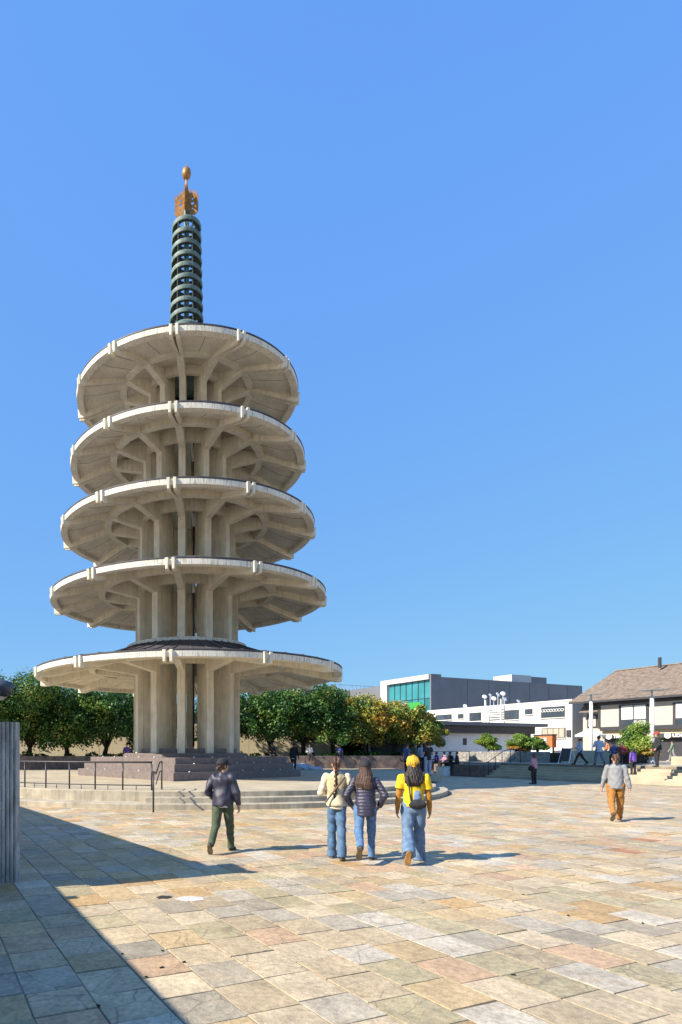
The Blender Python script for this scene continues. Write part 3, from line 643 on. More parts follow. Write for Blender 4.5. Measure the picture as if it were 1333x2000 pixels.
for k, (u, v, r, lab) in enumerate(((947, 1361, .34, 'white dish at the upper left of the roof rack'), (958, 1358, .28, 'small white dish second from the left on the roof rack'), (965, 1364.5, .36, 'lower middle white dish on the roof rack'), (973, 1357, .36, 'upper middle white dish on the roof rack'), (983, 1355, .36, 'upper right white dish on the roof rack'), (986, 1365, .40, 'lower right white dish on the roof rack'), (909, 1380, .3, 'lone small white dish left of the roof rack'), (1013, 1371, .32, 'lone white dish right of the roof rack'))):
    dish(None, u, v, WN + .15 + .12 * (k % 2), r * .75, lab, 25 if k % 2 else -10)
rk_ = thing('roof_rack', 'white louvred steel rack carrying dishes on the white building', 'rack')
ta, za = onN(949, 1406, WN - .5); tb, zt = onN(979, 1365, WN - .5)
for q in (tb, ta): gpart('post', M_LAMP, rk_, WN - .56, WN - .46, q - .06, q + .06, .94, zt)
for k in range(5): gpart('louvre', M_LAMP, rk_, WN - .55, WN - .47, tb + .061, ta - .061, za + .3 + k * .26, za + .42 + k * .26)
# pavilion with dark flat roof
pv = thing('pavilion', 'low white walled pavilion with a dark flat roof', 'building')
PT = 37.0
n0, z0 = onT(768, 1407, PT); n1, z1 = onT(1052, 1411, PT)
gpart('roof_slab', M_GREY, pv, n0, n1, PT - .9, PT + 5, z0 - .3, z0 - .02); gpart('fascia', M_DARK, pv, n0 + .4, n1 - 1.2, PT - .55, PT + 4.8, z0 - .95, z0 - .302)
nw, _ = onT(838, 1440, PT); ne, _ = onT(1026, 1440, PT); k = 0; q = nw
while q < ne - .2:
    e = min(q + 2.1, ne); gpart('wall_panel', M_PANEL, pv, q + .012, e - .012, PT, PT + .2, .9, z0 - .955); q = e
gpart('core', M_GREY2, pv, nw, ne, PT + .21, PT + 4, .9, z0 - .96); gpart('column', M_DARK, pv, ne + .15, ne + .5, PT - .2, PT + .15, .9, z0 - .955); gpart('column', M_DARK, pv, nw - .7, nw - .35, PT - .2, PT + .15, .9, z0 - .955)
na, za = onT(905, 1455, PT - .02); nb_, zb = onT(912, 1442, PT - .02); gpart('notice', M_DARK, pv, na, nb_, PT - .03, PT - .003, za, zb)
na, za = onT(842, 1461, PT - .02); nb_, zb = onT(871, 1437, PT - .02); bd = gpart('notice_board', M_LAMP, pv, na, nb_, PT - .08, PT - .003, za, zb); gpart('poster', M_GREY2, bd, na + .1, nb_ - .1, PT - .09, PT - .082, za + .35, zb - .12); gpart('poster', M_GREY, bd, na + .35, na + .8, PT - .1, PT - .092, zb - .6, zb - .25)
# taupe house with brown shingle roof
sh = thing('shop_house', 'taupe two storey shop house with brown shingle roof and signs', 'building')
SN, SL, SRt = 56.0, 36.1, 17.0
EZ, RZ = 6.12, 9.5
gpart('upper_wall', M_PINKST, sh, SN + .75, SN + 12, SRt, SL - .3, .9, EZ - .05)
gpart('bay', M_PINKST, sh, SN, SN + .745, SRt, 33.8, 3.9, EZ - .06); gpart('bay_edge', M_DARK, sh, SN - .06, SN + .5, 33.805, 34.0, 3.75, EZ - .04)
gpart('beam', M_DARK, sh, SN - .14, SN + .6, SRt, 33.8, 3.55, 3.895); gpart('beam', M_DARK, sh, SN - .09, SN - .004, SRt, 33.8, EZ - .30, EZ - .065)
gpart('shop_wall', M_CREAM, sh, SN + .2, SN + .74, SRt, 33.8, 3.0, 3.545); gpart('shop_front', M_DARK, sh, SN + .5, SN + .74, SRt, 33.8, .9, 2.995)
r = MB(); r.hexa([G(SN - .75, SRt, EZ), G(SN + 6, SRt, RZ - .12), G(SN + 6, SL, RZ - .12), G(SN - .75, SL, EZ), G(SN - .75, SRt, EZ + .14), G(SN + 6, SRt, RZ), G(SN + 6, SL, RZ), G(SN - .75, SL, EZ + .14)])
rf = r.obj('roof', M_SHING, sh)
gpart('gutter', M_DARK, rf, SN - .84, SN - .756, SRt, SL, EZ - .05, EZ + .12)
r = MB(); r.hexa([G(SN + 6.005, SRt, RZ - .12), G(SN + 12.5, SRt, EZ), G(SN + 12.5, SL, EZ), G(SN + 6.005, SL, RZ - .12), G(SN + 6.005, SRt, RZ), G(SN + 12.5, SRt, EZ + .14), G(SN + 12.5, SL, EZ + .14), G(SN + 6.005, SL, RZ)]); r.obj('roof', M_SHING, sh)
r = MB(); r.hexa([G(SN + 5.8, SRt, RZ - .02), G(SN + 6.2, SRt, RZ - .02), G(SN + 6.2, SL, RZ - .02), G(SN + 5.8, SL, RZ - .02), G(SN + 5.9, SRt, RZ + .08), G(SN + 6.1, SRt, RZ + .08), G(SN + 6.1, SL, RZ + .08), G(SN + 5.9, SL, RZ + .08)]); r.obj('ridge', M_SHING, rf)
for k in range(17):                                  # courses of shingle, each a lip standing proud
    f0, f1 = k / 17, (k + 1) / 17; na, nb_ = SN - .75 + 6.75 * f0, SN - .75 + 6.75 * f1; za, zb = EZ + .14 + (RZ - EZ - .14) * f0, EZ + .14 + (RZ - EZ - .14) * f1
    c = MB(); c.hexa([G(na, SRt, za + .002), G(nb_, SRt, zb + .002), G(nb_, SL, zb + .002), G(na, SL, za + .002), G(na, SRt, za + .045), G(nb_, SRt, zb + .008), G(nb_, SL, zb + .008), G(na, SL, za + .045)]); c.obj('shingle_course', M_SHING, rf)
g = MB(); g.face(G(SN + .75, SL - .29, EZ - .05), G(SN + 12, SL - .29, EZ - .05), G(SN + 6, SL - .29, RZ - .12)); g.face(G(SN + .75, SL - .31, EZ - .05), G(SN + 6, SL - .31, RZ - .12), G(SN + 12, SL - .31, EZ - .05)); g.obj('gable', M_PINKST, sh)
na, za = onT(1289, 1300, 20); p = at(1289, 1300, 52.5); c = MB(); c.tube([(p.x, p.y, RZ - .3), (p.x, p.y, RZ + .62)], .13, 10); c.obj('vent_pipe', M_DARK, rf); 
def bigwin(u0, u1, v0, v1, k=2):
    (ta, za), (tb, zb) = onN(u0, v1, SN), onN(u1, v1, SN); _, zt = onN((u0 + u1) / 2, v0, SN); z = (za + zb) / 2; tb, ta = max(min(ta, tb), SRt), max(ta, tb)
    w = gpart('window', M_DARK, sh, SN - .07, SN - .004, tb - .16, ta + .16, z - .1, zt + .02)
    for i in range(k):
        q0 = tb + (ta - tb) * i / k; q1 = tb + (ta - tb) * (i + 1) / k
        gpart('pane', M_CURT, w, SN - .085, SN - .073, q0 + .05, q1 - .05, z + .62, zt - .06); gpart('pane', M_CURT if i == 0 else M_GLASSD, w, SN - .085, SN - .073, q0 + .05, q1 - .05, z + .02, z + .5)
bigwin(1214, 1264, 1376, 1419); bigwin(1320, 1372, 1371, 1417); bigwin(1420, 1470, 1367, 1414)
(ta, za), (tb, zb) = onN(1148, 1422, SN + .75), onN(1168, 1395, SN + .75)
w = gpart('window', M_DARK, sh, SN + .69, SN + .747, min(ta, tb), max(ta, tb), za, zb); gpart('pane', M_PINKST, w, SN + .675, SN + .688, min(ta, tb) + .12, max(ta, tb) - .12, za + .12, zb - .12)
(ta, za), (tb, zb) = onN(1128, 1388, SN + .75), onN(1172, 1381, SN + .75)
b = MB(); b.hexa([G(SN - .1, 34.02, za - .28), G(SN + .74, 34.02, za + .5), G(SN + .74, 35.6, za + .5), G(SN - .1, 35.6, za - .28), G(SN - .1, 34.02, za - .2), G(SN + .74, 34.02, za + .6), G(SN + .74, 35.6, za + .6), G(SN - .1, 35.6, za - .2)]); b.obj('small_canopy', M_SHING, sh)
def sign(name, txt, ua, ub, va, vb, lab, utext):
    (ta, za), (tb, zb) = onN(ua, vb, SN + .1), onN(ub, vb, SN + .1); _, zt = onN((ua + ub) / 2, va, SN + .1); z = (za + zb) / 2; tb, ta = min(ta, tb), max(ta, tb)
    s = thing(name, lab, 'sign', tuple(G(SN + .1, ta, z)), 0, 'shop signs'); s_loc = s.location.copy()
    b = MB(); b.gbox(SN + .04, SN + .19, tb, ta, z, zt); b.v = [(x - s_loc.x, y - s_loc.y, zz - s_loc.z) for x, y, zz in b.v]; b.obj('board', M_SIGNK, s)
    cu = bpy.data.curves.new('lettering', 'FONT'); cu.body = txt; cu.size = (zt - z) * 1.0; cu.extrude = .012; cu.offset = .014
    to = bpy.data.objects.new('lettering_tmp', cu); COL.objects.link(to); bpy.context.view_layer.update()
    me = bpy.data.meshes.new_from_object(to.evaluated_get(bpy.context.evaluated_depsgraph_get())); bpy.data.objects.remove(to)
    me.materials.clear(); me.materials.append(M_SIGNW); o = link('lettering', me, s)
    tt_, _ = onN(utext, vb, SN + .03)
    p = G(SN + .02, tt_, z + (zt - z) * .16) - s_loc; o.location = p
    o.rotation_euler = (R(90), 0, math.atan2(-UV.y, -UV.x))
    tc_, _ = onN(utext - 9.5, vb, SN + .02); c = MB(); c.lathe([(.001, -.012), (.24, -.012), (.24, .012), (.001, .012)], 0, 0, 20); e = c.obj('emblem', M_SIGNW, s)
    e.location = G(SN + .02, tc_, (z + zt) / 2) - s_loc; e.rotation_euler = (R(90), 0, math.atan2(-UV.y, -UV.x))
    c = MB(); c.lathe([(.08, .0), (.13, .0), (.13, .018), (.08, .018)], 0, 0, 16); q = c.obj('emblem_ring', M_SIGNK, s); q.location = e.location; q.rotation_euler = e.rotation_euler
sign('shop_sign', 'TERIYAKI', 1178, 1262, 1434.5, 1442, 'dark shop sign with white letters left of the largest pruned pine', 1199)
sign('shop_sign', 'UDON', 1279, 1372, 1431.5, 1440.5, 'dark shop sign with white letters at the right edge of the view', 1314)
aw = thing('market_umbrella', 'white canvas market umbrella left of the shop signs', 'umbrella', tuple(G(52.5, nat(1152, 52.5), TZ)))
b = MB(); b.tube([(0, 0, 0), (0, 0, 2.6)], .04, 8); b.obj('pole', M_LAMP, aw)
b = MB(); b.lathe([(.02, 2.72), (1.05, 2.2), (1.05, 2.04), (1.02, 2.04), (1.02, 2.18), (.02, 2.66)], 0, 0, 8); b.obj('canopy', M_SIGNW, aw)
b = MB(); b.lathe([(.01, 0), (.3, 0), (.3, .08), (.01, .1)], 0, 0, 12, closed=False); b.obj('foot', M_ROCK, aw)
ob = thing('orange_kiosk', 'small orange framed kiosk in front of the white building', 'kiosk', tuple(G(55.6, 38.6, TZ)), GRID_ROT)
b = MB(); b.box(-.3, .3, -.9, .9, 1.15, 2.3); b.obj('board', M_ORANGE, ob); b = MB(); b.box(-.36, -.302, -.4, .4, 1.4, 2.1); b.obj('menu', M_GREY2, ob)
for sx in (-.8, .8): b = MB(); b.box(-.06, .06, sx - .06, sx + .06, 0, 1.16); b.obj('leg', M_DARK, ob)
b = MB(); b.box(-.35, .35, -.95, .95, 2.301, 2.42); b.obj('top', M_DARK, ob)
# street lamps
def lamp(u, vt, n, lab):
    t, z = onN(u, vt, n); l = thing('street_lamp', lab, 'lamp', tuple(G(n, t, TZ)), 0, 'white disc lamps on the terrace'); h = z - TZ
    b = MB(); b.tube([(0, 0, 0), (0, 0, h)], [.125, .11], 14); b.obj('post', M_LAMP, l, True)
    b = MB(); b.lathe([(.01, -.02), (.3, -.02), (.3, .25), (.01, .25)], 0, 0, 16); b.obj('base', M_LAMP, l)
    b = MB(); b.tube([(0, 0, h - .02), (0, 0, h + .42)], .05, 8); b.obj('stem', M_STEEL, l)
    b = MB(); b.lathe([(.02, h + .39), (.78, h + .385), (.79, h + .395), (.78, h + .405), (.02, h + .43)], 0, 0, 40, closed=False); auto_smooth(b.obj('disc', M_STEEL, l), 40)
lamp(1155, 1367, 46.5, 'white post lamp with thin disc left of the shop house bay'); lamp(1274, 1360, 44.0, 'white post lamp with thin disc beside the pruned pine')
# planters on the terrace
def wallrun(name, lab, cat, n0, n1, t0, t1, z1, m, plen=1.3, soil=True, batter=0.0):
    o = thing(name, lab, cat, tuple(G(n0, t0, TZ)), 0); L = o.location
    k = max(1, round((t1 - t0) / plen))
    for i in range(k):
        a, c = t0 + (t1 - t0) * i / k + .006, t0 + (t1 - t0) * (i + 1) / k - .006
        b = MB(); b.hexa([p - L for p in (G(n0 - batter, a, TZ - .02), G(n0 + .3, a, TZ - .02), G(n0 + .3, c, TZ - .02), G(n0 - batter, c, TZ - .02), G(n0, a, z1), G(n0 + .3, a, z1), G(n0 + .3, c, z1), G(n0, c, z1))]); b.obj('wall_panel', m, o, bevel=.015)
    b = MB(); b.hexa([p - L for p in (G(n0 + .31, t0, TZ - .02), G(n1, t0, TZ - .02), G(n1, t1, TZ - .02), G(n0 + .31, t1, TZ - .02), G(n0 + .31, t0, z1 - .08), G(n1, t0, z1 - .08), G(n1, t1, z1 - .08), G(n0 + .31, t1, z1 - .08))]); b.obj('soil', M_SOIL, o)
    return o
wallrun('stone_planter', 'rough grey stone planter below the two pruned pines', 'planter', 40.0, 43, 27.6, 35.0, 1.72, M_ROCK, .8)
wallrun('concrete_planter', 'slanted beige concrete planter wall left of the walking people', 'planter', 41.0, 44, 23.6, 27.2, 1.80, M_PLAT, 3.8, batter=.25)
wallrun('bonsai_planter', 'low beige planter under the big pruned pine', 'planter', 40.5, 43.2, 14.8, 20.6, 1.45, M_PLAT, 2.0)
sw = thing('seat_wall', 'low red granite seat wall left of the wide stairs', 'wall', tuple(G(STN, t_l, 0)))
for k in range(6):
    a = t_l + .02 + k * 1.6; b = MB(); b.hexa([p - sw.location for p in (G(STN, a, -.02), G(36.64, a, -.02), G(36.64, a + 1.585, -.02), G(STN, a + 1.585, -.02), G(STN, a, .82), G(36.64, a, .82), G(36.64, a + 1.585, .82), G(STN, a + 1.585, .82))]); b.obj('wall_panel', M_REDGR, sw, bevel=.015)
# pruned pines: cloud-like pads on a bent stem
PINE = [((.07, .14, .02), 3), ((.13, .22, .03), 4), ((.21, .29, .04), 3), ((.27, .30, .05), .8)]
RUST = [((.30, .13, .02), 3), ((.40, .20, .03), 3), ((.16, .18, .03), 2)]
def pine(n, t, z, h, w, seed, lab, pal=PINE, pads=7, cat='pine'):
    rg = random.Random(seed); o = thing('pruned_pine' if pal is PINE else 'shrub', lab, cat, tuple(G(n, t, z))); blobs = []; b = MB()
    b.tube([(0, 0, -.05), (.1 * w, 0, h * .3), (-.05 * w, .03, h * .6), (0, 0, h * .85)], [.09, .07, .05, .02], 7)
    for k in range(pads):
        f = (k + .5) / pads; a = rg.uniform(0, 6.28) if k else 0; rr = w * .5 * (1 - .75 * f) * rg.uniform(.5, 1)
        c = (math.cos(a) * rr, math.sin(a) * rr, h * (.22 + .7 * f)); q = w * (.34 - .12 * f); blobs.append((*c, q, q, h * .15)); b.tube([(0, 0, c[2] * .75), c], [.035, .015], 5)
    b.obj('trunk', M_BARK, o, True); link('crown', leaf_mesh('crown', blobs, 5200, .11, pal, seed, up=.7), o)
def nt(u, v, z): p = gp(u, v, z); return p.dot(NV), p.dot(UV)
def nat(u, n): return onN(u, 1467, n)[0]
pine(41.4, nat(953, 41.4), 1.64, 1.5, 1.7, 4, 'round pruned pine in the stone planter, left of the pair'); pine(41.2, nat(1022, 41.2), 1.64, 1.4, 2.1, 9, 'wide pruned pine in the stone planter, right of the pair')
pine(40.8, nat(1006, 40.8), 1.64, .75, 1.3, 12, 'rust coloured low shrub in the stone planter', RUST, 4, 'shrub'); pine(42.6, nat(1050, 42.6), 1.72, 1.1, 1.1, 15, 'dark small pine behind the slanted planter wall')
pine(41.6, nat(1246, 41.6), 1.37, 2.25, 2.0, 21, 'largest pruned pine, in the low planter before the shop signs', PINE, 10); pine(41.0, nat(1222, 41.0), 1.37, .9, 1.2, 24, 'low bright pine pad beside the largest pruned pine')
pine(41.2, nat(1262, 41.2), 1.37, .55, 1.1, 27, 'rust orange low shrub under the largest pruned pine', RUST, 4, 'shrub')
# small street things
ab = thing('easel_sign', 'folding white easel sign beside the slanted planter', 'sign', tuple(G(39.0, nat(1108, 39.0), TZ)), GRID_ROT)
for sx in (-1, 1):
    b = MB(); b.tube([(-.35, sx * .35, 0), (0, sx * .3, 1.05)], .03, 6); b.obj('leg', M_LAMP, ab); b = MB(); b.tube([(.35, sx * .35, 0), (0, sx * .3, 1.05)], .03, 6); b.obj('leg', M_LAMP, ab)
b = MB(); b.hexa([(-.33, -.32, .15), (-.29, -.32, .15), (-.29, .32, .15), (-.33, .32, .15), (-.05, -.28, 1.0), (-.01, -.28, 1.0), (-.01, .28, 1.0), (-.05, .28, 1.0)]); b.obj('board', M_SIGNK, ab)
p = gp(745, 1499, .5); bx = thing('sign_stand', 'white tapered sign stand before the planter wall', 'sign', (p.x, p.y - .4, .496))
b = MB(); b.hexa([(-.42, -.3, 0), (.42, -.3, 0), (.42, .3, 0), (-.42, .3, 0), (-.28, -.12, .95), (.28, -.12, .95), (.28, .12, .95), (-.28, .12, .95)]); b.obj('body', M_PANEL, bx, bevel=.03)
b = MB(); b.box(-.5, .5, -.38, .38, -.0, .06); b.obj('foot', M_GREY2, bx)
p = gp(592, 1503, .5); tb_ = thing('tarp_bundle', 'pale crumpled tarp bundle lying beside the standing man', 'bundle', (p.x + .1, p.y, .496))

# ================================================================== people: smooth fields turned into meshes
def surf_nets(F, org, h):
    S = F < 0; nx, ny, nz = F.shape
    c = S[:-1, :-1, :-1].astype(np.int8)
    cnt = sum(S[i:nx - 1 + i, j:ny - 1 + j, k:nz - 1 + k].astype(np.int8) for i in (0, 1) for j in (0, 1) for k in (0, 1))
    act = (cnt > 0) & (cnt < 8); idx = -np.ones(act.shape, np.int64); ids = np.argwhere(act); idx[act] = np.arange(len(ids))
    acc = np.zeros((len(ids), 3)); num = np.zeros(len(ids))
    I, J, K = ids.T
    for ax in range(3):
        for o1 in (0, 1):
            for o2 in (0, 1):
                off = [0, 0, 0]; oth = [a for a in range(3) if a != ax]; off[oth[0]] = o1; off[oth[1]] = o2; off2 = list(off); off2[ax] = 1
                a = F[I + off[0], J + off[1], K + off[2]]; b_ = F[I + off2[0], J + off2[1], K + off2[2]]
                m = (a < 0) != (b_ < 0); t = np.where(m, a / np.where(a - b_ == 0, 1, a - b_), 0)
                p = np.stack([np.full(len(ids), float(off[q])) for q in range(3)], 1); p[:, ax] += t
                acc[m] += p[m]; num[m] += 1
    V = (ids + acc / np.maximum(num, 1)[:, None]) * h + org
    faces = []
    for ax in range(3):
        u, v = (ax + 1) % 3, (ax + 2) % 3
        sl0 = [slice(1, -1)] * 3; sl1 = [slice(1, -1)] * 3; sl0[ax] = slice(0, -1); sl1[ax] = slice(1, None)
        A, B = S[tuple(sl0)], S[tuple(sl1)]; e = np.argwhere(A != B)
        if not len(e): continue
        s = A[tuple(e.T)]; e = e.copy(); e[:, u] += 1; e[:, v] += 1
        def cell(du, dv):
            q = e.copy(); q[:, u] -= du; q[:, v] -= dv; return idx[q[:, 0], q[:, 1], q[:, 2]]
        Q = np.stack([cell(1, 1), cell(0, 1), cell(0, 0), cell(1, 0)], 1); Q[~s] = Q[~s][:, ::-1]; faces.append(Q)
    return V, np.concatenate(faces) if faces else np.zeros((0, 4), int)
def np_mesh(name, parts, m):
    V = np.concatenate([p[0] for p in parts]); o = 0; Fs = []
    for v, f in parts: Fs.append(f + o); o += len(v)
    Fc = np.concatenate(Fs); me = bpy.data.meshes.new(name); n = len(Fc)
    me.vertices.add(len(V)); me.vertices.foreach_set('co', V.astype(np.float32).ravel()); me.loops.add(n * 4); me.loops.foreach_set('vertex_index', Fc.astype(np.int32).ravel())
    me.polygons.add(n); me.polygons.foreach_set('loop_start', np.arange(0, n * 4, 4, dtype=np.int32)); me.polygons.foreach_set('loop_total', np.full(n, 4, np.int32))
    me.polygons.foreach_set('use_smooth', np.ones(n, bool)); me.update(calc_edges=True); me.validate(); me.materials.append(m); return me
def field(fn, lo, hi, h):
    lo = np.array(lo, float) - 3 * h; hi = np.array(hi, float) + 3 * h; n = np.ceil((hi - lo) / h).astype(int) + 1
    ax = [lo[i] + h * np.arange(n[i]) for i in range(3)]; X, Y, Z = np.meshgrid(*ax, indexing='ij'); P = np.stack([X, Y, Z], -1)
    return surf_nets(fn(P), lo, h)
def cone(P, a, b_, ra, rb):
    a = np.array(a, float); d = np.array(b_, float) - a; t = np.clip(((P - a) @ d) / (d @ d), 0, 1); return np.linalg.norm(P - a - t[..., None] * d, axis=-1) - (ra + (rb - ra) * t)
def ell(P, c, r): r = np.array(r, float); return (np.linalg.norm((P - np.array(c, float)) / r, axis=-1) - 1) * r.min()
def smin(a, b_, k=.03): h = np.clip(.5 + .5 * (b_ - a) / k, 0, 1); return b_ * (1 - h) + a * h - k * h * (1 - h)
def stack(P, rows):            # torso-like solid: rows of (z, half width, half depth, y offset, x offset)
    R_ = np.array([r if len(r) == 5 else (*r, 0) for r in rows], float); z = P[..., 2]
    w, d, y, x = (np.interp(z, R_[:, 0], R_[:, i]) for i in (1, 2, 3, 4))
    q = (np.sqrt(((P[..., 0] - x) / w) ** 2 + ((P[..., 1] - y) / d) ** 2) - 1) * np.minimum(w, d)
    return np.maximum(q, np.maximum(R_[0, 0] - z, z - R_[-1, 0]))
def wrinkle(P, seed, amp, freq=26.0, n=4, zs=1.0):
    rg = np.random.RandomState(seed); s = 0
    for k in range(n):
        d = rg.normal(size=3); d[2] *= zs; d /= np.linalg.norm(d); s = s + np.sin(P @ d * freq * (1 + .6 * k) + rg.uniform(0, 6.28) + 1.4 * np.sin(P @ rg.normal(size=3) * 7)) / (1 + .5 * k)
    return s * amp
def cloth(name, col, col2=None, rough=.85, sc=14, var=.14): return mat(name, col, rough, var, sc, .25, 160, col2=col2)
SKIN = mat('skin_tan', (.50, .27, .18), .55, .08, 12); SKIN2 = mat('skin_brown', (.33, .17, .10), .55, .08, 12)
HAIRD = mat('hair_dark', (.028, .017, .012), .42, .35, 30, .5, 120, stretch=(1, 1, .12)); HAIRB = mat('hair_brown', (.095, .045, .026), .42, .5, 34, .5, 120, stretch=(1, 1, .12))
BLACK = cloth('black_cloth', (.022, .022, .026)); NAVY = cloth('navy_nylon', (.036, .034, .055), rough=.42); NAVY2 = cloth('navy_puffer', (.045, .042, .075), rough=.38)
DENIM = cloth('mid_denim', (.10, .185, .29), (.05, .10, .18)); DENIM2 = cloth('light_denim', (.15, .23, .34), (.07, .12, .21)); DENIM3 = cloth('blue_denim', (.11, .21, .37), (.055, .115, .23))
OLIVE = cloth('olive_cotton', (.075, .095, .052)); CREAMC = cloth('cream_fleece', (.55, .45, .25)); IVORY = cloth('ivory_knit', (.68, .58, .40)); YELLOW = cloth('yellow_cotton', (.80, .54, .015)); MUST = cloth('mustard_knit', (.66, .38, .03), sc=30)
MUST2 = cloth('ochre_sleeve', (.42, .19, .025)); GREYC = cloth('grey_marl', (.26, .26, .27)); OCHRE = cloth('ochre_cord', (.37, .165, .035)); PINK = cloth('pink_cotton', (.50, .26, .34)); SKYB = cloth('sky_blue_cotton', (.36, .47, .62)); PURP = cloth('purple_nylon', (.13, .06, .36), rough=.5)
WHITEC = cloth('white_cotton', (.70, .70, .70)); BLUEC = cloth('blue_cotton', (.08, .12, .30)); GREENC = cloth('sage_cotton', (.20, .26, .20)); RED = cloth('red_cotton', (.40, .06, .06)); ORANGEC = cloth('orange_cotton', (.60, .22, .08)); PALED = cloth('pale_denim', (.36, .42, .58))
SOLE = mat('rubber_sole', (.16, .12, .07), .8, .2, 20); SHOEB = mat('black_shoe', (.02, .02, .02), .5, .2, 20); SHOEBR = mat('brown_shoe', (.12, .06, .035), .6, .2, 20); SHOEW = mat('white_shoe', (.65, .62, .58), .6, .1, 20); TAN = mat('tan_sole', (.42, .22, .07), .8, .15, 20)

def rotz(v, a): return np.array([v[0] * math.cos(a) - v[1] * math.sin(a), v[0] * math.sin(a) + v[1] * math.cos(a), v[2]])
def unit(v): v = np.array(v, float); return v / np.linalg.norm(v)
def person(label, pos, heading, H=1.65, top=BLACK, pants=BLACK, shoes=SHOEB, hair=HAIRD, skin=SKIN, legs=((18, 6, 0), (-14, 22, -35)), arms=None, fine=False,
           build=1.0, hem=.50, sleeve=1.0, flare=0.0, loose=1.0, hairstyle='short', hat=None, hatm=None, puffer=False, extras=(), sit=None, group=None, sole=SOLE, seed=1, head_turn=0.0, lean=0.0, legw=1.0, stance=.055, pant_lo=0.0):
    h = .0115 if fine else .021; s = H / 1.65
    o = thing('person', label, 'person', tuple(pos), R(heading), group)
    hipz = .0; TL, SL_ = .245 * H, .245 * H; hx = stance * H * 1.0
    J = {}
    low = 1e9
    for sd, (a, k, fp) in zip((-1, 1), legs):       # left, right
        hip = np.array([sd * hx, 0, 0]); a1 = R(a); a2 = R(a - k)
        kn = hip + TL * np.array([sd * .02, math.sin(a1), -math.cos(a1)]); an = kn + SL_ * np.array([sd * .0, math.sin(a2), -math.cos(a2)])
        f = R(fp); fd = np.array([sd * .12, math.cos(f), math.sin(f)]); up = np.array([0, -math.sin(f), math.cos(f)])
        heel = an - up * .055 * s - fd * .05 * s; toe = an - up * .062 * s + fd * .16 * s
        J[sd] = (hip, kn, an, heel, toe, fd, up); low = min(low, heel[2] - .025 * s * abs(math.cos(f)), toe[2] - .022 * s)
    PZ = -low if sit is None else sit
    sh0 = np.array([0, 0, PZ])
    for sd in J: J[sd] = tuple((q + sh0 if i < 5 else q) for i, q in enumerate(J[sd]))
    L = math.sin(R(lean)); up_ = lambda z: np.array([0, L * z, z])
    pel = sh0.copy(); B = build
    Zw, Zc, Zs, Zn, Zh = .10 * H, .22 * H, .295 * H, .325 * H, .41 * H    # above hip joint: waist, chest, shoulder, neck, head centre
    def sk(z): return L * z
    T = lambda z: PZ + z
    rows = lambda g: [(T(-.045 * H), .098 * s * B + g, .085 * s * B + g, sk(-.05)), (T(0), .112 * s * B + g, .098 * s * B + g, -.012), (T(Zw), .093 * s * B + g, .078 * s * B + g, sk(Zw)), (T(Zc), .118 * s * B + g, .092 * s * B + g, sk(Zc) + .005), (T(Zs - .02 * H), .125 * s * B + g, .076 * s * B + g, sk(Zs)), (T(Zs + .012 * H), .075 * s + g, .06 * s + g, sk(Zs)), (T(Zn), .045 * s + g, .045 * s + g, sk(Zn) + .005)]
    ARM = {}
    arms = arms or {-1: ((-.16, -.12, -1), (-.05, .12, -1)), 1: ((.16, .12, -1), (.05, .28, -1))}
    for sd in (-1, 1):
        S0 = np.array([sd * .100 * H * (.85 + .15 * B), sk(Zs), T(Zs - .012 * H)]); e = S0 + unit(arms[sd][0]) * .172 * H; w = e + unit(arms[sd][1]) * .150 * H; ARM[sd] = (S0, e, w)
    hc = np.array([0, sk(Zh) + .012, T(Zh)]); ht = R(head_turn)
    def hl(v): return hc + rotz(np.array(v) * s, ht)
    # --- body, one continuous skin
    def body(P):
        d = stack(P, rows(-.012))
        d = smin(d, cone(P, (0, sk(Zs), T(Zs)), hc - np.array([0, 0, .06 * s]), .056 * s, .05 * s), .03)
        Q = P - hc; c, s_ = math.cos(-ht), math.sin(-ht); Q = np.stack([Q[..., 0] * c - Q[..., 1] * s_, Q[..., 0] * s_ + Q[..., 1] * c, Q[..., 2]], -1) / s
        hd = ell(Q, (0, -.012, .022), (.073, .094, .094)); hd = smin(hd, ell(Q, (0, .03, -.045), (.056, .062, .068)), .03)
        hd = smin(hd, cone(Q, (0, .082, .012), (0, .103, -.022), .008, .014), .012)
        for q in (-1, 1):
            hd = smin(hd, ell(Q, (q * .076, -.008, -.008), (.012, .022, .032)), .008); hd = np.maximum(hd, -ell(Q, (q * .031, .092, .008), (.016, .012, .009)))
        hd = np.maximum(hd, -ell(Q, (0, .098, -.062), (.022, .010, .004)))
        d = smin(d, hd * s, .02)
        for sd in (-1, 1):
            S0, e, w = ARM[sd]; d = smin(d, cone(P, S0, e, .045 * s * B, .036 * s), .02); d = smin(d, cone(P, e, w, .037 * s, .025 * s), .01)
            hip, kn, an, heel, toe, fd, up = J[sd]; d = smin(d, cone(P, hip, kn, .07 * s * B, .048 * s), .02); d = smin(d, cone(P, kn, an, .046 * s, .033 * s), .01); d = smin(d, cone(P, an - up * .03 * s, toe - fd * .03, .033 * s, .026 * s), .01)
        return d
    allp = np.array([q for sd in (-1, 1) for q in (*ARM[sd], *J[sd][:5])] + [hc + .15, hc - .15]); lo, hi = allp.min(0) - .13, allp.max(0) + .13; lo[2] += .06; hi[2] = hc[2] + .14 * s
    parts = [field(body, lo, hi, h * 1.25)]
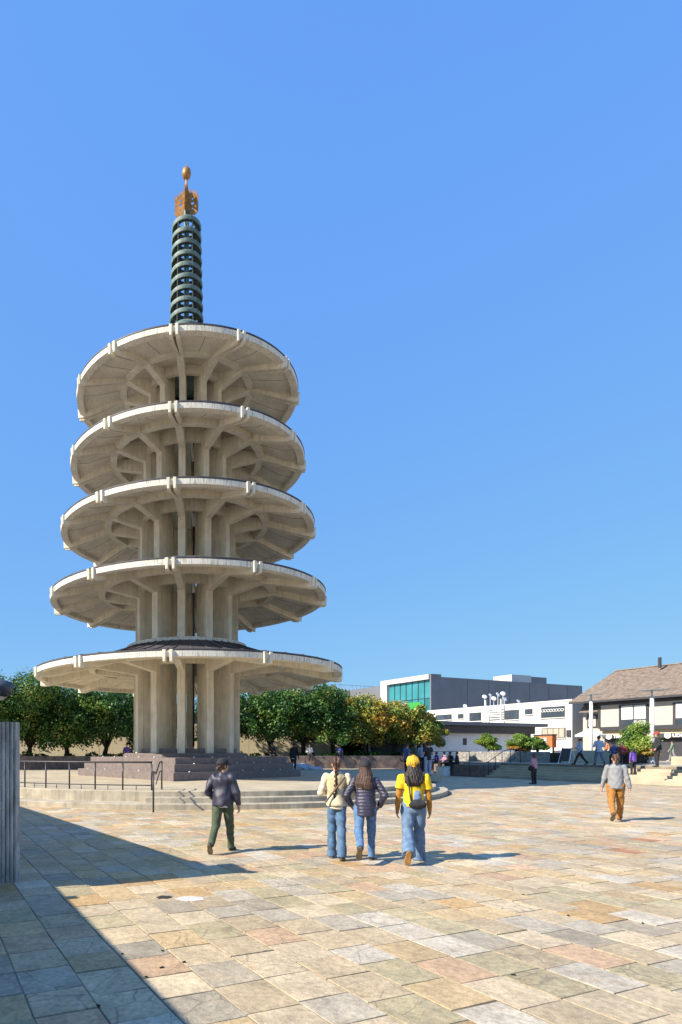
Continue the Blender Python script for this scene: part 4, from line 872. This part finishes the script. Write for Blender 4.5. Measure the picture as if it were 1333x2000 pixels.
    for sd in (-1, 1):                           # hands with five fingers
        S0, e, w = ARM[sd]; dv = unit(w - e); pn = unit(np.array([-sd, .15, 0]) - dv * np.dot([-sd, .15, 0], dv)); ac = np.cross(dv, pn)
        if ac[1] < 0: ac = -ac
        pc = w + dv * .035 * s
        def hand(P):
            d = cone(P, w - dv * .03, pc, .024 * s, .026 * s)
            for q, (off, ln) in enumerate(((.026, .068), (.009, .076), (-.009, .072), (-.025, .056))):
                b0 = w + dv * .07 * s + ac * off * s; k1 = b0 + (dv * .92 + pn * .3) * ln * .5 * s; k2 = k1 + (dv * .6 + pn * .75) * ln * .5 * s
                d = smin(d, cone(P, pc + ac * off * .7 * s, b0, .014 * s, .0105 * s), .012); d = np.minimum(d, cone(P, b0, k1, .010 * s, .0088 * s)); d = np.minimum(d, cone(P, k1, k2, .0088 * s, .0075 * s))
            t0 = w + dv * .02 * s + ac * .024 * s; t1 = t0 + (dv * .6 + ac * .75 + pn * .3) * .035 * s; t2 = t1 + (dv * .9 + pn * .35) * .032 * s
            return smin(smin(d, cone(P, t0, t1, .014 * s, .011 * s), .01), cone(P, t1, t2, .011 * s, .008 * s), .004)
        parts.append(field(hand, pc - .14 * s, pc + .14 * s, .0055 if fine else .009))
    link('body', np_mesh('body', parts, skin), o)
    # --- trousers
    lt = min(loose, 1.1); g = .016 * lt
    def trousers(P):
        d = stack(P, [(T(-.05 * H), .100 * s * B + g, .09 * s * B + g, -.008), (T(-.01 * H), .114 * s * B + g, .104 * s * B + g, -.016), (T(.05 * H), .104 * s * B + g * .6, .09 * s * B + g * .6, -.006), (T(Zw), .094 * s * B + g * .5, .08 * s * B + g * .5, sk(Zw))])
        for sd in (-1, 1):
            hip, kn, an, heel, toe, fd, up = J[sd]; dv = unit(an - kn); end = an + dv * (.03 + pant_lo) * s
            l = smin(cone(P, hip + np.array([0, -.012, 0]), kn, .084 * s * B * legw + g * .3, .060 * s * legw + g * .5), cone(P, kn, end, .058 * s * legw + g * .5, .046 * s * legw + g * .6 + flare), .03)
            l = np.maximum(l, (P - end) @ dv); d = smin(d, l, .018)
        return d + wrinkle(P, seed, .0042 * lt, 26, 4, 2.0)
    zt = T(Zw) + .02; lo2 = lo.copy(); hi2 = hi.copy(); hi2[2] = zt
    link('trousers', np_mesh('trousers', [field(trousers, lo2, hi2, h)], pants), o)
    # --- shoes
    for sd in (-1, 1):
        hip, kn, an, heel, toe, fd, up = J[sd]; sdv = np.cross(fd, up)
        def loc(P): Q = P - (heel + toe) / 2; return np.stack([Q @ sdv, Q @ unit(fd), Q @ up], -1)
        def shoe(P):
            Q = loc(P); d = smin(ell(Q, (0, .055 * s, .005), (.045 * s, .085 * s, .038 * s)), ell(Q, (0, -.06 * s, .02 * s), (.038 * s, .06 * s, .055 * s)), .03); d = smin(d, cone(P, an - up * .02, an + up * .035, .042 * s, .04 * s), .02); return np.maximum(d, -.010 * s - Q[..., 2])
        def sol(P):
            Q = loc(P); d = np.minimum(ell(Q * np.array([1, 1, 0]), (0, .045 * s, 0), (.05 * s, .105 * s, 1)), ell(Q * np.array([1, 1, 0]), (0, -.06 * s, 0), (.041 * s, .07 * s, 1))); return np.maximum(d, np.abs(Q[..., 2] + .018 * s) - .011 * s)
        pts = np.array([heel, toe, an]); sh_o = link('shoe', np_mesh('shoe', [field(shoe, pts.min(0) - .10, pts.max(0) + .10, h * .75)], shoes), o)
        link('sole', np_mesh('sole', [field(sol, pts.min(0) - .10, pts.max(0) + .10, h * .6)], sole), sh_o)
    # --- upper garment
    g = .024 * loose; zh = T(-.53 * H + hem * H) if False else T((hem - .53) * H)
    def upper(P):
        rr = rows(g); rr[-2] = (T(Zs + .014 * H), .085 * s + g * .8, .066 * s + g * .6, sk(Zs)); rr[-1] = (T(Zn) + (.022 if sleeve > .99 else -.02), .05 * s + g * .55, .052 * s + g * .55, sk(Zn)); hz = min(zh, T(-.05 * H))
        rr[1] = (rr[1][0], rr[1][1] + .014, rr[1][2] + .018, rr[1][3] - .004)
        wm = max(rr[1][1], rr[3][1]); rr[2] = (rr[2][0], wm * .98, max(rr[1][2], rr[3][2]) * .98, rr[2][3])
        rr = [(hz, rr[1][1] * 1.0, rr[1][2] * 1.0, rr[1][3])] + ([r for r in rr[1:]] if hz < T(-.02) else rr[1:])
        d = stack(P, rr)
        for sd in (-1, 1):
            S0, e, w = ARM[sd]
            if sleeve >= .99: a = smin(cone(P, S0, e, .050 * s * B + g * .4, .043 * s + g * .5), cone(P, e, w - unit(w - e) * .01, .043 * s + g * .5, .033 * s + g * .4), .02); a = np.maximum(a, (P - w) @ unit(w - e))
            else: m = S0 + (e - S0) * sleeve; a = cone(P, S0, m, .062 * s * B + g * .5, .066 * s + g * .6); a = np.maximum(a, (P - m) @ unit(e - S0))
            d = smin(d, a, .03)
        if puffer: d = d + .010 * (np.abs(np.sin((P[..., 2] + .06 * np.abs(P[..., 0])) * math.pi / .052)) ** .6 * -1 + .5)
        d = np.maximum(d, zh - P[..., 2])
        return d + wrinkle(P, seed + 5, (.003 if puffer else .0045) * loose, 24, 4, .6)
    ap = np.array([q for sd in (-1, 1) for q in ARM[sd]]); lo3 = np.minimum(ap.min(0) - .12, [-.26 * B, -.24, zh]); hi3 = np.maximum(ap.max(0) + .12, [.26 * B, .22 + abs(L), T(Zn) + .03]); lo3[2] = min(lo3[2], zh) - .01
    link('jacket' if sleeve >= .99 else 'shirt', np_mesh('upper_garment', [field(upper, lo3, hi3, h)], top), o)
    # --- hair and hats
    hw = lambda P, a: wrinkle(P * np.array([1, 1, .22]), seed + 9, a, 85, 4)
    def tohead(P):
        Q = P - hc; c, s_ = math.cos(-ht), math.sin(-ht); return np.stack([Q[..., 0] * c - Q[..., 1] * s_, Q[..., 0] * s_ + Q[..., 1] * c, Q[..., 2]], -1) / s
    def hairf(P):
        Q = tohead(P); d = ell(Q, (0, -.018, .03), (.084, .102, .098)); d = np.maximum(d, (Q[..., 1] * .8 - Q[..., 2] * .6) - .035); d = np.maximum(d, -.075 - Q[..., 2])
        if hairstyle == 'long':
            d = smin(d, stack(Q, [(-.34, .10, .035, -.115), (-.27, .125, .048, -.115), (-.16, .125, .055, -.10), (-.05, .10, .07, -.06), (.03, .08, .08, -.03)]), .03)
        if hairstyle == 'bob':
            d = smin(d, stack(Q, [(-.17, .11, .05, -.075), (-.08, .108, .07, -.05), (.02, .085, .085, -.03)]), .03)
        if hairstyle == 'pony': d = smin(d, cone(Q, (-.01, -.11, -.035), (-.03, -.135, -.13), .032, .014), .02)
        if hairstyle == 'bun': d = smin(d, ell(Q, (0, -.10, .06), (.045, .045, .045)), .01)
        if hairstyle == 'braid':
            for q in range(13):
                z = -.06 - q * .036; y = -.10 - .035 * min(1, q / 5) - .01 * (q > 8); d = smin(d, ell(Q, ((.013 if q % 2 else -.013) - .006 * q * .4, y, z), (.026 - .0006 * q, .024, .028)), .006)
            d = smin(d, cone(Q, (-.03, -.145, -.52), (-.05, -.14, -.63), .02, .005), .01)
        return d * s + hw(P, .0065 if fine else .002)
    link('hair', np_mesh('hair', [field(hairf, hc - np.array([.18, .22, .70 if hairstyle == 'braid' else .40]) * s, hc + np.array([.18, .16, .15]) * s, .009 if fine else .016)], hair), o)
    if hat:
        def hatf(P):
            Q = tohead(P)
            if hat == 'cap':
                d = np.maximum(ell(Q, (0, -.014, .042), (.101, .120, .108)), .022 - Q[..., 2]); br = np.maximum(ell(Q * np.array([1, 1, 0]), (0, .09, 0), (.075, .095, 1)), np.abs(Q[..., 2] - .035 + .25 * np.maximum(Q[..., 1] - .08, 0)) - .006); d = np.minimum(d, np.maximum(br, .03 - Q[..., 1]))
            elif hat == 'beanie':
                d = np.maximum(ell(Q, (0, -.03, .052), (.096, .112, .105)), -(Q[..., 2] + Q[..., 1] * -.45) + .0); d = np.minimum(d, np.maximum(ell(Q, (0, -.03, .05), (.104, .120, .115)), np.abs(Q[..., 2] - Q[..., 1] * .45 - .018) - .022)); d = d + .0045 * np.sin(np.arctan2(Q[..., 0], Q[..., 1] + .03) * 20) + wrinkle(Q, 6, .006, 28)
            else:
                d = np.maximum(ell(Q, (0, -.012, .05), (.088, .104, .088)), .03 - Q[..., 2]); d = np.minimum(d, np.maximum(ell(Q * np.array([1, 1, 0]), (0, 0, 0), (.16, .17, 1)), np.abs(Q[..., 2] - .035) - .007))
            return d * s
        link('cap' if hat == 'cap' else 'hat', np_mesh('hat', [field(hatf, hc - .22 * s, hc + .22 * s, .008 if fine else .014)], hatm or BLACK), o)
    ctx = dict(o=o, h=h, s=s, T=T, H=H, hc=hc, ARM=ARM, J=J, sk=sk, Zs=Zs, Zc=Zc, Zw=Zw, zh=zh, B=B, rows=rows)
    for ex in extras: ex(ctx)
    return o
# clothing extras
def shirt_tail(m, drop):
    def f(c):
        T, H, s, B = c['T'], c['H'], c['s'], c['B']; z1 = c['zh'] + .03; z0 = c['zh'] - drop
        fn = lambda P: np.maximum(stack(P, [(z0, .118 * s * B + .018, .106 * s * B + .018, -.012), (z1, .112 * s * B + .016, .1 * s * B + .016, -.01)]), z0 - P[..., 2] - .015 * np.sin(P[..., 0] * 14))
        link('undershirt', np_mesh('undershirt', [field(fn, [-.2, -.2, z0], [.2, .2, z1], c['h'] * .8)], m), c['o'])
    return f
def arm_sleeves(m, frm=.5, to=1.0):
    def f(c):
        for sd in (-1, 1):
            S0, e, w = c['ARM'][sd]; a = S0 + (e - S0) * frm; fn = lambda P: np.maximum(np.minimum(cone(P, a, e, .048, .044), cone(P, e, w, .044, .034)), (P - w) @ unit(w - e)) + wrinkle(P, 4, .002, 40)
            pts = np.array([a, e, w]); link('sleeve', np_mesh('sleeve', [field(fn, pts.min(0) - .06, pts.max(0) + .06, c['h'] * .8)], m), c['o'])
    return f
def vest(m):
    def f(c):
        T, s = c['T'], c['s']; rr = c['rows'](.048); rr[-1] = (T(.325 * c['H']) - .01, .065 * s, .065 * s, c['sk'](.5)); z0 = c['zh'] + .005; rr = [(z0, rr[1][1] * .98, rr[1][2] * .98, -.01)] + rr[2:]
        def fn(P):
            d = stack(P, rr)
            for sd in (-1, 1): d = np.maximum(d, -(cone(P, c['ARM'][sd][0] + np.array([sd * .035, 0, .0]), c['ARM'][sd][0] + np.array([sd * .10, 0, -.10]), .075, .09)))
            return d + wrinkle(P, 3, .005, 26)
        link('vest', np_mesh('vest', [field(fn, [-.25, -.22, z0], [.25, .22, T(.33 * c['H'])], c['h'])], m), c['o'])
    return f
def strap(m, a, b_, w=.022, name='strap', off=.155):
    def f(c):
        T, s = c['T'], c['s']; pa = np.array([a[0] * s, -off, T(a[1] * c['H'])]); pb = np.array([b_[0] * s, -off - .0, T(b_[1] * c['H'])]); mid = (pa + pb) / 2 - np.array([0, .012, 0])
        fn = lambda P: np.minimum(cone(P, pa, mid, w * .6, w * .6), cone(P, mid, pb, w * .6, w * .6)); pts = np.array([pa, pb, mid])
        link(name, np_mesh(name, [field(fn, pts.min(0) - .03, pts.max(0) + .03, .008)], m), c['o'])
    return f
def blob(m, ctr, r, name, wr=.004, h=.009):
    def f(c):
        p = np.array([ctr[0], ctr[1], c['T'](ctr[2] * c['H'])]); fn = lambda P: ell(P, p, r) + wrinkle(P, 8, wr, 40)
        link(name, np_mesh(name, [field(fn, p - np.array(r), p + np.array(r), h)], m), c['o'])
    return f
SIDES = {-1: ((-.22, -.05, -1), (-.06, .05, -1)), 1: ((.22, .05, -1), (.06, .10, -1))}
POCK = {-1: ((-.55, -.30, -1), (.30, .62, -.75)), 1: ((.55, -.30, -1), (-.30, .62, -.75))}
FRONT = {-1: ((-.30, -.10, -1), (.30, .9, .05)), 1: ((.30, -.10, -1), (-.30, .9, .05))}
SWING = {-1: ((-.20, .35, -1), (-.05, .6, -1)), 1: ((.20, -.35, -1), (.06, -.05, -1))}
WALKL = ((-16, 26, -42), (17, 4, 0)); WALKR = ((17, 4, 0), (-16, 26, -42)); STAND = ((2, 3, 0), (-2, 3, 0)); SEAT = ((84, 80, 0), (80, 84, 0))
def P0(u, v, z=0.0): p = gp(u, v, z); return (p.x, p.y, z)
g1 = 'people walking across the plaza'
person('person in navy bomber jacket, dark cap and olive cargo trousers walking alone', P0(436, 1664), -24, 1.60, NAVY, OLIVE, SHOEB, HAIRB, SKIN, ((-19, 24, -52), (15, 4, 0)), {-1: ((-.42, -.15, -1), (.42, .70, -.7)), 1: ((.30, -.02, -1), (.10, .22, -1))}, True, 1.2, .515, hat='cap', hatm=BLACK, hairstyle='pony', extras=(shirt_tail(WHITEC, .035), blob(OLIVE, (-.165, -.02, -.20), (.035, .075, .075), 'cargo_pocket')), group=g1, loose=1.7, seed=3, head_turn=-38, legw=1.06, stance=.05)
person('person with a long braid, cream fleece vest and blue jeans', P0(658, 1678), -15, 1.63, IVORY, DENIM, SHOEBR, HAIRB, SKIN, ((10, 6, 0), (-8, 6, -6)), FRONT, True, 1.02, .525, hairstyle='braid', extras=(vest(CREAMC), shirt_tail(IVORY, .055), strap(SHOEBR, (.12, .28), (-.17, .04), .026, 'bag_strap', .158)), group=g1, flare=.022, seed=5, pant_lo=.02, stance=.04)
person('person in a navy quilted puffer jacket and cap with hands in pockets', P0(714, 1682), -17, 1.58, NAVY2, DENIM3, SHOEB, HAIRB, SKIN, ((-17, 44, -62), (12, 4, 0)), POCK, True, 1.1, .455, hairstyle='long', hat='cap', hatm=BLACK, puffer=True, group=g1, seed=7, legw=.98, head_turn=-8)
person('person in yellow shirt and mustard beanie with wide jeans and sling bag', P0(808, 1683), -20, 1.63, YELLOW, DENIM2, SHOEW, HAIRD, SKIN2, ((-14, 34, -64), (12, 2, 0)), SIDES, True, 1.06, .54, sleeve=.62, hairstyle='long', hat='beanie', hatm=MUST, sole=TAN,
       extras=(arm_sleeves(MUST2, .45, 1), blob(DENIM2, (.05, -.15, .115), (.06, .04, .085), 'backpack'), blob(BLACK, (.055, -.165, .035), (.125, .06, .075), 'sling_bag'), strap(BLACK, (-.09, .29), (-.04, .05), .02, 'bag_strap', .15)), group=g1, flare=.038, legw=1.22, seed=9, pant_lo=.03, stance=.05)
person('person in grey sweatshirt and ochre trousers walking away on the right', P0(1203, 1603), -30, 1.66, GREYC, OCHRE, SHOEBR, HAIRB, SKIN, ((-15, 34, -50), (12, 3, 0)), {-1: ((-.22, .1, -1), (-.16, .25, -1)), 1: ((.22, -.12, -1), (.18, .05, -1))}, True, 1.1, .485, sleeve=1.0, hairstyle='pony', group=g1, seed=11, loose=1.15, legw=1.12)
person('person in pink top and black trousers standing in the pagoda shadow', P0(1043, 1531.5), 35, 1.62, PINK, BLACK, SHOEB, HAIRB, SKIN, STAND, FRONT, False, 1.15, .50, hairstyle='bob', group=g1, seed=13, extras=(blob(BLACK, (-.26, .05, -.02), (.05, .12, .14), 'handbag', .003, .015),))
g2 = 'people on the upper terrace'
person('person in sky blue top and black leggings striding left', P0(1133, 1494, TZ), 70, 1.55, SKYB, BLACK, SHOEB, HAIRD, SKIN, ((26, 6, 0), (-24, 14, -30)), FRONT, False, 1.2, .46, hairstyle='bun', group=g2, seed=15, loose=1.3)
person('person in faded denim jacket and jeans on the stair top', P0(1170, 1494.5, TZ), -12, 1.68, SKYB, DENIM, SHOEB, HAIRD, SKIN, WALKR, FRONT, False, 1.08, .47, group=g2, seed=17)
person('person in orange vest bending by the low planter', P0(1190, 1487, TZ), 25, 1.55, ORANGEC, IVORY, SHOEW, HAIRD, SKIN, STAND, FRONT, False, 1.05, .50, group=g2, seed=19, lean=12)
person('person in royal blue jacket sitting at the low planter edge', (*tuple(G(40.15, nat(1200, 40.15)))[:2], TZ), 130, 1.6, BLUEC, BLACK, SHOEB, HAIRD, SKIN, SEAT, FRONT, False, 1.0, .50, group=g2, seed=21, sit=.58)
person('person in dark maroon top sitting at the low planter beside the blue jacket', (*tuple(G(40.15, nat(1216, 40.15)))[:2], TZ), 120, 1.6, RED, BLACK, SHOEB, HAIRD, SKIN2, SEAT, FRONT, False, 1.0, .50, group=g2, seed=22, sit=.58)
person('child in bright purple jacket standing on the stairs', (*tuple(G(35.85, nat(1237, 35.85)))[:2], TZ / 6 * 3), 10, 1.42, PURP, BLACK, SHOEB, HAIRD, SKIN2, STAND, SIDES, False, 1.08, .48, hairstyle='bob', group=g2, seed=23)
person('broad person in dark clothes and red cap at the stair top', P0(1283, 1498, TZ), 70, 1.74, BLACK, BLACK, SHOEB, HAIRD, SKIN, STAND, {-1: ((-.3, -.05, -1), (.1, .5, -.8)), 1: ((.3, 0, -1), (.0, .4, -1))}, False, 1.42, .49, hat='cap', hatm=RED, group=g2, seed=25, extras=(blob(GREYC, (0, .10, .22), (.13, .09, .16), 'scarf', .004, .018),))
person('person in sage green jacket walking near the right edge', P0(1314, 1487, TZ), 50, 1.62, GREENC, GREYC, SHOEW, HAIRD, SKIN, WALKL, SWING, False, 1.0, .48, group=g2, seed=27)
person('person in blue jacket at the very right edge', P0(1329, 1486, TZ), 40, 1.66, BLUEC, GREENC, SHOEW, HAIRB, SKIN, WALKR, SWING, False, 1.05, .48, group=g2, seed=28)
person('person in grey top and black cap walking before the shop signs', P0(1185, 1481.5, TZ), 80, 1.7, GREYC, BLACK, SHOEB, HAIRD, SKIN, WALKL, SWING, False, 1.05, .48, hat='cap', hatm=BLACK, group=g2, seed=29)
g3 = 'people by the seat wall'
person('person in black shirt and pale jeans standing behind the yellow beanie', P0(836, 1516, .5), 12, 1.68, BLACK, PALED, SHOEB, HAIRD, SKIN, STAND, FRONT, False, 1.1, .47, sleeve=.6, group=g3, seed=31, hat='cap', hatm=BLACK)
person('person in blue shirt left of the yellow beanie, facing right', P0(795, 1513, .5), -80, 1.62, BLUEC, BLACK, SHOEB, HAIRD, SKIN, STAND, FRONT, False, 1.1, .47, sleeve=.6, group=g3, seed=33)
person('tall person in pale blue shirt in the group under golden trees', P0(824, 1503, .5), 160, 1.74, PALED, BLACK, SHOEB, HAIRD, SKIN, STAND, SIDES, False, 1.05, .47, group=g3, seed=35)
person('person in olive jacket in the group under golden trees', P0(812, 1503, .5), 200, 1.72, OLIVE, DENIM, SHOEB, HAIRB, SKIN, STAND, POCK, False, 1.05, .47, group=g3, seed=37)
person('person in dark top at the left of the group under golden trees', P0(795, 1501, .5), 180, 1.66, BLACK, BLACK, SHOEB, HAIRD, SKIN2, STAND, SIDES, False, 1.05, .47, group=g3, seed=38)
for k, (u, dn, topm, hd, lab) in enumerate(((853, .3, PURP, 95, 'person in purple top sitting on the seat wall, leftmost of the seated'), (868, .3, PINK, 100, 'person in pink top sitting on the seat wall before the notice board'), (880, .25, BLACK, 110, 'person in black hoodie sitting on the seat wall by the pale box'), (893, .25, NAVY, 80, 'person in navy jacket sitting on the seat wall nearest the stairs'))):
    n = STN + dn; p = G(n, nat(u, n)); person(lab, (p.x, p.y, 0), hd, 1.62, topm, BLACK, SHOEB, HAIRD, SKIN if k % 2 else SKIN2, SEAT, FRONT, False, 1.05, .50, group=g3, seed=40 + k, sit=.92)
p = G(34.5, nat(866, 34.5)); pb_ = thing('pale_box', 'pale blue white box before the seat wall', 'box', (p.x, p.y, 0), GRID_ROT)
b = MB(); b.box(-.3, .3, -.35, .35, 0.0, .62); b.obj('body', M_PANEL, pb_, bevel=.02); b = MB(); b.box(-.33, .33, -.38, .38, .621, .68); b.obj('lid', M_GREY2, pb_, bevel=.01)
g4 = 'people by the pagoda and planter'
person('person in black stooping beside the pale tarp bundle', P0(574, 1508, .5), -40, 1.74, BLACK, BLACK, SHOEB, HAIRD, SKIN2, STAND, SIDES, False, 1.12, .47, group=g4, seed=51, lean=8, extras=(shirt_tail(WHITEC, .05),))
def seat_spot(u): q = plx(u, .17); return (q.x, q.y, .496)
person('person in dark jacket sitting on the planter wall right of the pagoda', seat_spot(531), 180, 1.72, BLACK, BLACK, SHOEB, HAIRD, SKIN2, SEAT, FRONT, False, 1.2, .5, hat='cap', hatm=BLACK, group=g4, seed=53, sit=1.02)
person('person in white top sitting on the planter wall under the trees', seat_spot(605), 180, 1.55, WHITEC, BLACK, SHOEB, HAIRD, SKIN2, SEAT, FRONT, False, 1.0, .5, group=g4, seed=55, sit=1.02)
person('person in blue top sitting on the planter wall behind the braid', seat_spot(664), 180, 1.5, BLUEC, BLACK, SHOEB, HAIRD, SKIN2, SEAT, FRONT, False, 1.0, .5, group=g4, seed=57, sit=1.02)
person('person in violet top sitting on the planter wall left of the columns', seat_spot(248), 180, 1.62, PURP, BLACK, SHOEB, HAIRD, SKIN, SEAT, FRONT, False, 1.1, .5, group=g4, seed=59, sit=1.02)
# tarp bundle
def tarp(P): return np.maximum(smin(ell(P, (-.2, 0, .1), (.75, .4, .32)), ell(P, (.6, .05, .02), (.7, .35, .18)), .1) + wrinkle(P, 12, .03, 9), -P[..., 2])
link('tarp', np_mesh('tarp', [field(tarp, [-1.1, -.6, -.02], [1.5, .6, .6], .03)], cloth('pale_tarp', (.45, .50, .58))), tb_)
# drain, patch and litter on the paving
p = gp(321, 1753); dr = thing('drain', 'small dark drain hole in the sunlit paving', 'drain', (p.x, p.y, 0), GRID_ROT)
b = MB(); b.prism([(.09 * math.cos(a * .5236) * (1 + .25 * math.sin(3 * a)), .07 * math.sin(a * .5236) * (1 + .2 * math.cos(2 * a))) for a in range(12)], .002, .0075); b.obj('grate', M_DIRT, dr)
p = gp(372, 1756); b = MB(); b.prism([(.16 * math.cos(a * .449) * (1 + .12 * math.sin(2 * a)), .12 * math.sin(a * .449)) for a in range(14)], .002, .0065)
pt = b.obj('mortar_patch', M_PATCH); pt.location = (p.x, p.y, 0); tag(pt, 'pale round mortar patch beside the drain hole', 'patch')
rg = random.Random(9)
for u, v, lab in ((193, 1966, 'dark dead leaf in the shadow near the bottom edge'), (239, 1864, 'dead leaf at the shaded stone, left of the shadow line'), (286, 1909, 'dark dead leaf just inside the shadow edge'), (316, 1891, 'dark leaf scrap at the sunlit joint by the shadow line'), (360, 1880, 'leaf scrap on the tan stone right of the shadow line'), (318, 1858, 'tiny leaf scrap on the pale stone above the shadow line'), (1003, 1905, 'leaf scrap on the beige stones at the lower right'), (1256, 1804, 'tiny scrap on pale paving near the right edge'), (1110, 1789, 'small scrap on warm paving at the right'), (1022, 1748, 'small dark scrap on grey paving, right of the walkers')):
    p = gp(u, v); b = MB(); L = rg.uniform(.011, .02)
    b.hexa([(-L, -.008, 0), (L, -.01, .0), (L * 1.1, .008, .0), (-L * .8, .01, .0), (-L, -.008, .008), (L, -.01, .004), (L * 1.1, .008, .010), (-L * .8, .01, .004)]); o = b.obj('dead_leaf', M_DIRT); o.location = (p.x, p.y, .004); o.rotation_euler = (0, 0, rg.uniform(0, 6)); tag(o, lab, 'leaf', 'scraps on the paving')
